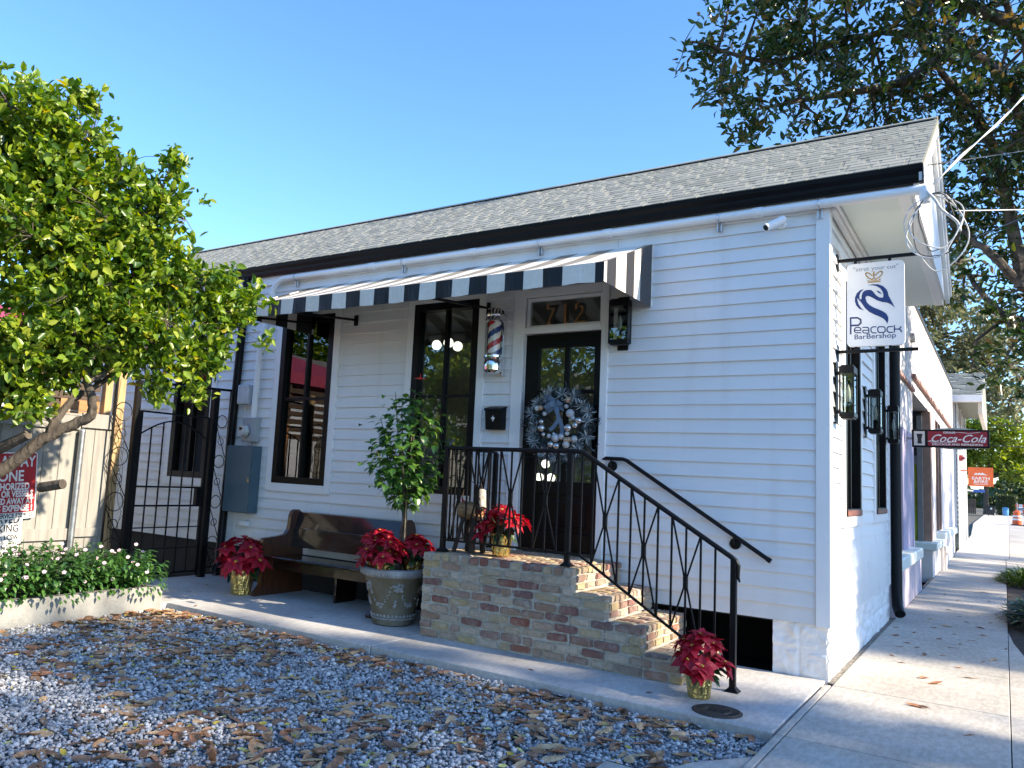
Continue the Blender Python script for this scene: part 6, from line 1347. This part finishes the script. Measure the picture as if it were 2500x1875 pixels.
stn = thing('edging_stone', 'square brown edging stone in front of the sunlit shrub', 'stone', (1.75, 10.6, 0)); mb = MB(); mb.bbox(1.5, 2.3, 10.55, 10.8, -.05, .20, .02); mb.build('stone', mat('brown_edging_stone', (.12, .085, .055), .9, ns=8, na=.2, bs=30, bk=.6), stn)
MAG = [(-2.18, 3.06, 7.49, 0.34), (-1.93, 3.17, 7.9, 0.4), (-1.47, 3.51, 7.82, 0.63), (-1.9, 3.3, 7.11, 0.46), (-1.61, 3.88, 7.06, 0.64), (-1.72, 4.11, 6.62, 0.36), (-0.89, 3.3, 7.77, 0.65), (-0.77, 4.06, 7.3, 0.74), (-1.02, 5.14, 7.08, 0.56), (-0.13, 3.84, 7.6, 0.76), (-0.19, 5.64, 7.56, 0.75), (0.62, 3.77, 7.46, 0.78), (0.58, 6.16, 7.67, 0.81), (1.21, 4.2, 7.29, 0.72), (1.33, 6.16, 6.99, 0.89), (0.95, 7.16, 6.67, 0.78), (1.42, 6.95, 6.12, 0.75), (1.03, 7.38, 5.52, 0.71), (1.45, 7.75, 4.91, 0.71), (0.75, 7.74, 5.93, 0.47), (1.15, 6.9, 4.3, 0.42), (1.5, 6.63, 3.74, 0.48), (1.2, 6.5, 3.43, 0.34), (1.5, 6.14, 3.1, 0.28), (0.68, 7.82, 4.99, 0.4), (2.07, 6.66, 7.03, 1.31), (2.31, 7.74, 4.82, 1.24), (1.58, 4.31, 8.34, 1.04), (0.29, 3.45, 8.16, 0.93), (-0.82, 2.92, 8.22, 0.63), (2.76, 6.4, 7.96, 1.42)]
MBRS = [[(2.14, 7.72, 4.2), (1.54, 7.22, 4.78), (1.14, 6.88, 5.24), (0.83, 6.86, 5.6), (0.62, 6.93, 5.84)], [(2.14, 7.72, 4.2), (1.76, 6.97, 5.95), (1.44, 6.17, 7.47), (0.83, 5.09, 7.79), (0.29, 4.48, 7.78), (-0.36, 4.04, 7.71), (-1.24, 3.72, 7.44), (-1.94, 3.22, 7.56)], [(1.54, 7.22, 4.78), (1.18, 6.67, 6.91), (0.61, 5.57, 7.65), (0.53, 5.24, 7.88)], [(1.76, 6.97, 5.95), (1.69, 5.21, 6.8), (1.47, 4.35, 7.51), (1.15, 3.8, 8.08)], [(2.14, 7.72, 4.2), (1.63, 7.36, 4.23), (1.22, 7.29, 4.43), (0.91, 7.49, 4.96), (0.69, 7.77, 5.39)], [(0.83, 5.09, 7.79), (0.12, 5.25, 7.5), (-0.66, 4.98, 7.38), (-1.44, 4.13, 7.0)], [(1.47, 4.35, 7.51), (0.29, 3.47, 7.95), (-0.69, 3.02, 8.13)], [(2.2, 7.9, 4.6), (2.6, 7.4, 6.3), (2.7, 6.6, 7.8)]]
MAGL = ramp_island('magnolia_leaf', [(0, (.020, .050, .014)), (.55, (.040, .080, .018)), (.82, (.075, .11, .02)), (.94, (.15, .10, .03)), (1, (.22, .15, .05))], .26, trans=.24, spec=.6)
np_tree('magnolia_tree', 'large glossy leaved magnolia overhanging the street and the roof at the right', (2.75, 8.5, -.05), .20, 4.2, [(*l[:3], l[3]*1.06, l[3]*1.06, l[3]*.92) for l in MAG], 1750, 9, .14, MAGL, BARK2, 51, asp=.42, shell=.2, spread=.55, limbs=MBRS, tr=[(2.75, 8.5, -.1), (2.52, 8.15, 2.99), (2.14, 7.72, 4.2)])
SHADE = ramp_island('shade_oak_leaf', [(0, (.03, .06, .012)), (.6, (.06, .10, .02)), (1, (.10, .14, .03))], .4, trans=.2)  # unseen oaks, crowns placed and shaped to shade lot, wall and sidewalk
for nm, base, lobes, nt_, sd_ in (('wide unseen oak across the road, crown shaped to shade the gravel lot', (21, -.5, -.1), [(20, -2.2, 12.6, 2.4, 2.0, 2.3), (20.5, 0, 12.8, 2.2, 1.5, 2.2), (20, 1.2, 13.0, 2.0, 1.2, 1.9), (20, -4.6, 12.5, 2.4, 2.0, 2.4), (21, -1.5, 9.8, 2.6, 2.6, 1.4), (20.5, 1.7, 11.3, 1.2, .9, .9), (20, .8, 14.6, 1.6, 1.0, .7)], 900, 71), ('tall unseen oak across the road, crown shaped to shade the street wall', (21.5, 6, -.1), [(20, 5.6, 13.6, 2.0, 1.3, 2.6), (20.5, 7.4, 13.2, 2.0, 1.3, 2.6), (20, 6.5, 11.2, 2.0, 1.9, 1.2)], 1600, 72), ('broad unseen oak across the road, crown shaped to shade the shopfront', (21.5, 15, -.1), [(20, 10.5, 12.4, 2.2, 1.8, 2.0), (20.5, 14, 12.6, 2.2, 2.2, 2.4), (20, 18, 12.4, 2.4, 2.4, 2.4), (20, 22.5, 12.2, 2.4, 1.6, 2.2)], 800, 73)):
    np_tree('shade_oak', nm, base, .42, 8.0, lobes, nt_, 9, .30, SHADE, BARK2, sd_, shell=.1, twigs=False)
ob_ = thing('reflection_building', 'long pale unseen building added across the road to brighten the window reflections', 'building', (27, 30, 0)); mb = MB(); mb.box(27, 36, 2, 70, -.1, 6.2); mb.build('wall', mat('opposite_wall_paint', (.66, .62, .55), .8, ns=.6, na=.08), ob_)  # unseen, added so the street panes reflect something bright
for i in range(16):
    for z in (.9, 3.7): mb = MB(); mb.bbox(26.95, 26.999, 4+i*4.1, 5.4+i*4.1, z, z+1.7, .01); mb.build('window', DKW, ob_)
# trees and a house behind the camera, seen in the windows
for k, (x, y, s_) in enumerate(((-3.2, -17, 1.0), (-8.5, -16, 1.1), (-13.5, -15, 1.1), (2.5, -18, 1.0), (-18, -11, 1.2))):
    np_tree('garden_tree', ['sunlit tree', 'broad tree', 'tall tree', 'small tree', 'wide tree'][k]+' across the gravel lot, seen only in the window reflections', (x, y, -.1), .2, 2.0, [(x, y, 4.9*s_, 2.7, 1.6, 2.5*s_), (x-1.9, y+.6, 4*s_, 1.9, 1.3, 2.0), (x+1.9, y+.4, 4.2*s_, 1.9, 1.3, 2.1), (x+.2, y+1, 2.0, 2.8, 1.2, 1.4), (x, y+.3, 7.0*s_, 1.6, 1.3, 1.3)], 700, 9, .26, LEAFM if k != 3 else OAK, BARK, 60+k, shell=.2, twigs=False)
oh = thing('opposite_house', 'grey roofed house across the lot, seen only in the window reflections', 'house', (-14, -22, 0)); mb = MB(); mb.box(-22, -9, -27, -21, -.1, 3.6); mb.build('wall', NB, oh); mb = MB(); mb.prism([(-28, 3.5), (-20.5, 3.5), (-24, 6.2)], lambda u, v, d: (d, u, v), -22.5, -8.5); mb.build('roof', SH, oh)
# ------------------------------------------------------------------ gravel stones
rgv = np.random.default_rng(5)
def in_lot(P):
    x, y = P[:, 0], P[:, 1]; edge = np.where(x > -3.3, -1.80, np.where(x > -6.16, -1.81, -1.9))
    ok = (y < edge) & (x > -6.14) & (x < -.03)
    ok &= ~((x > -.62) & (y < -2.95+.0)) & ~((x > -.36-.0) & (y < -2.33-(-.0-x)*1.9))
    ok &= ~((x <= -.36) & (x > -.64) & (y < -2.92))
    # only what the picture, or a step beside it, can show
    ok &= (y > -7.0)
    return ok
N_ = 88000; P = np.stack([rgv.uniform(-6.15, -.02, N_), rgv.uniform(-6.6, -1.79, N_), np.zeros(N_)], 1); P = P[in_lot(P)]
ico = bmesh.new(); bmesh.ops.create_icosphere(ico, subdivisions=1, radius=1.0); iv = np.array([v.co[:] for v in ico.verts]); ifc = np.array([[v.index for v in f.verts] for f in ico.faces]); ico.free()
n = len(P); s = np.exp(rgv.normal(math.log(.0098), .32, n)); s = np.clip(s, .005, .021)
V = iv[None]*(1+rgv.normal(0, .17, (n, 12, 1))); V = V*np.stack([rgv.uniform(.75, 1.35, n), rgv.uniform(.7, 1.1, n), rgv.uniform(.5, .85, n)], 1)[:, None, :]
A = rgv.uniform(0, 6.28, n); B = rgv.normal(0, .45, n); ca, sa, cb, sb_ = np.cos(A), np.sin(A), np.cos(B), np.sin(B)
x, y, z = V[..., 0], V[..., 1], V[..., 2]; y, z = y*cb[:, None]-z*sb_[:, None], y*sb_[:, None]+z*cb[:, None]; x, y = x*ca[:, None]-y*sa[:, None], x*sa[:, None]+y*ca[:, None]
V = np.stack([x, y, z], 2)*s[:, None, None]; P[:, 2] = -.071+s*rgv.uniform(.1, 1.3, n)+.008*np.sin(P[:, 0]*2.3)*np.sin(P[:, 1]*1.9)
V = (V+P[:, None, :]).reshape(-1, 3); F = (ifc[None]+12*np.arange(n)[:, None, None]).reshape(-1, 3)
GRAV = ramp_island('grey_gravel', [(0, (.15, .155, .16)), (.25, (.30, .305, .315)), (.6, (.44, .445, .45)), (.88, (.56, .56, .555)), (1, (.70, .68, .65))], .8, bump=(160, .35, .003))
tag(np_mesh('gravel', V, F, GRAV), kind='stuff')
# ------------------------------------------------------------------ fallen leaves
DRY = [mat('dry_leaf_brown', (.42, .235, .115), .6, ns=30, na=.25, bs=80, bk=.4), mat('dry_leaf_tan', (.58, .38, .20), .6, ns=30, na=.2, bs=80, bk=.4), mat('dry_leaf_dark', (.26, .14, .08), .6, ns=30, na=.25, bs=80, bk=.4), mat('dry_leaf_rust', (.38, .17, .08), .55, ns=30, na=.25, bs=80, bk=.4)]
YEL = [mat('yellow_leaf', (.58, .42, .05), .5, ns=40, na=.15), mat('pale_yellow_leaf', (.55, .52, .16), .5, ns=40, na=.15)]
rl = random.Random(44)
def leaf_mesh(L, Wd, curl, seed, m):
    rg = random.Random(seed); nu, nv = 9, 5; mb = MB(); tw = rg.uniform(-.9, .9)
    for i in range(nu):
        t = i/(nu-1); w = Wd*.5*math.sin(math.pi*min(1, t*.93+.05))**.8*(1+rg.uniform(-.08, .08))
        for j in range(nv):
            q = (j/(nv-1)-.5)*2; cu = curl*(1-.5*t)+tw*(t-.5)*q
            yy = w*math.sin(q*min(1.45, abs(cu)+.15))/max(.15, min(1.45, abs(cu)+.15)); zz = w*abs(q)**1.6*cu*.75+L*.10*curl*(t-.5)**2*4+rg.uniform(-.002, .002)
            mb.v.append((L*(t-.5), yy, zz))
    mb.f = [(i*nv+j, i*nv+j+1, (i+1)*nv+j+1, (i+1)*nv+j) for i in range(nu-1) for j in range(nv-1)]; mb.m = [0]*len(mb.f)
    mb.tube([(-L*.5, 0, curl*L*.1), (-L*.62, .004, .004)], .0018, 4); mz = min(v[2] for v in mb.v); mb.v = [(a, b, c-mz) for a, b, c in mb.v]
    me = mb.mesh('fallen_leaf'); me.materials.append(m); me.polygons.foreach_set('use_smooth', [True]*len(me.polygons)); return me
BROWN = [leaf_mesh(rl.uniform(.085, .165), rl.uniform(.04, .07), rl.uniform(.1, 1.3)*rl.choice((1, 1, -.5)), i, DRY[i % 4]) for i in range(20)]
YELL = [leaf_mesh(rl.uniform(.035, .06), rl.uniform(.018, .03), rl.uniform(.1, .8), 50+i, YEL[i % 2]) for i in range(6)]
SMALLB = [leaf_mesh(rl.uniform(.05, .08), rl.uniform(.02, .032), rl.uniform(.2, 1.1), 80+i, DRY[(0, 2, 2, 3)[i]]) for i in range(4)]
def put_leaf(me, x, y, z, label, group, tilt=.35):
    o = bpy.data.objects.new('fallen_leaf', me); C.objects.link(o); o.location = (x, y, z); o.rotation_euler = (rl.gauss(0, tilt), rl.gauss(0, tilt*.7), rl.uniform(0, 6.28)); tag(o, label, 'leaf', group); return o
camp = np.array([1.217, -7.21]); cand = []
while len(cand) < 2600:
    q = np.array([[rl.uniform(-6.1, -.05), rl.uniform(-6.2, -1.82), 0]])
    if not in_lot(q)[0]: continue
    x, y = q[0, :2]; dens = .62+.38*math.sin(x*1.9+y*.8)*math.sin(y*2.3-x*.6)+(.6 if (x < -4 and y > -3.2) else 0)+(.35 if y > -2.15 else 0)
    if rl.random() < dens*.62: cand.append((x, y))
cand.sort(key=lambda p: (p[0]-camp[0])**2+(p[1]-camp[1])**2)
fwd2 = np.array([fwd.x, fwd.y]); fwd2 /= np.linalg.norm(fwd2)
def seen(x, y): v = np.array([x, y])-camp; d = v@fwd2; s_ = v@np.array([fwd2[1], -fwd2[0]]); return d > 3.7 and -.66 < s_/d < .74
vis = [p for p in cand if seen(*p)]; rest = [p for p in cand if not seen(*p)]
litter = MB(); lm = []
def add_litter(me, x, y, z):
    M_ = Matrix.Translation((x, y, z)) @ Matrix.Rotation(rl.uniform(0, 6.28), 4, 'Z') @ Matrix.Rotation(rl.gauss(0, .3), 4, 'X'); mi = DRY.index(me.materials[0]) if me.materials[0] in DRY else 4+YEL.index(me.materials[0])
    litter.add([M_ @ v.co for v in me.vertices], [tuple(p.vertices) for p in me.polygons], mi)
for i, (x, y) in enumerate(vis):
    yellow = rl.random() < (.36 if x < -3.5 else .22); me = rl.choice(YELL if yellow else BROWN); z = -.053
    if i < 285: put_leaf(me, x, y, z+(.004 if yellow else 0), 'small yellow leaf fallen on the grey gravel' if yellow else 'dry curled brown leaf lying on the grey gravel', 'yellow leaves on the gravel' if yellow else 'brown leaves on the gravel')
    else: add_litter(me, x, y, z)
for x, y in rest: add_litter(rl.choice(BROWN), x, y, -.053)
tag(litter.build('leaf_litter', DRY+YEL, fix=False, smooth=True), kind='stuff')
for i, (x, y) in enumerate([(.55, 1.9), (.7, 2.05), (.45, 2.3), (.35, 2.5), (.3, 2.2), (.75, 2.6), (.8, 2.9), (.6, 3.1), (.9, 3.3), (.72, 3.6), (1.0, 3.8), (.5, 3.9), (.62, 4.2), (.95, 4.4), (.8, 4.8), (.42, 4.7), (1.05, 5.0), (.7, 5.3), (.9, 5.6), (.55, 5.9), (1.1, 6.0), (.35, 3.3), (.3, 1.6), (.4, 1.3), (.85, 1.5), (.95, 1.1), (.62, .75), (.72, .6), (.66, -.35), (1.1, 2.2), (1.2, 3.0), (1.02, 2.0), (.2, 2.9), (.15, 3.5), (.8, 6.6), (.6, 7.2), (1.0, 7.6), (.4, 8.0), (.9, 9.0), (.5, 10.5), (1.4, 1.0), (1.0, -.9)]):
    put_leaf(rl.choice(SMALLB if rl.random() < .75 else BROWN), x, y, .001, 'small dry leaf fallen on the pale street sidewalk', 'leaves on the sidewalk', .1)
for x, y in [(-.95, -1.45), (-6.6, -1.2), (-6.9, -.7), (-5.8, -1.7), (-4.6, -1.25), (-1.9, -1.5)]: put_leaf(rl.choice(SMALLB), x, y, .001, 'small dry leaf fallen on the concrete walkway', 'leaves on the walkway', .1)
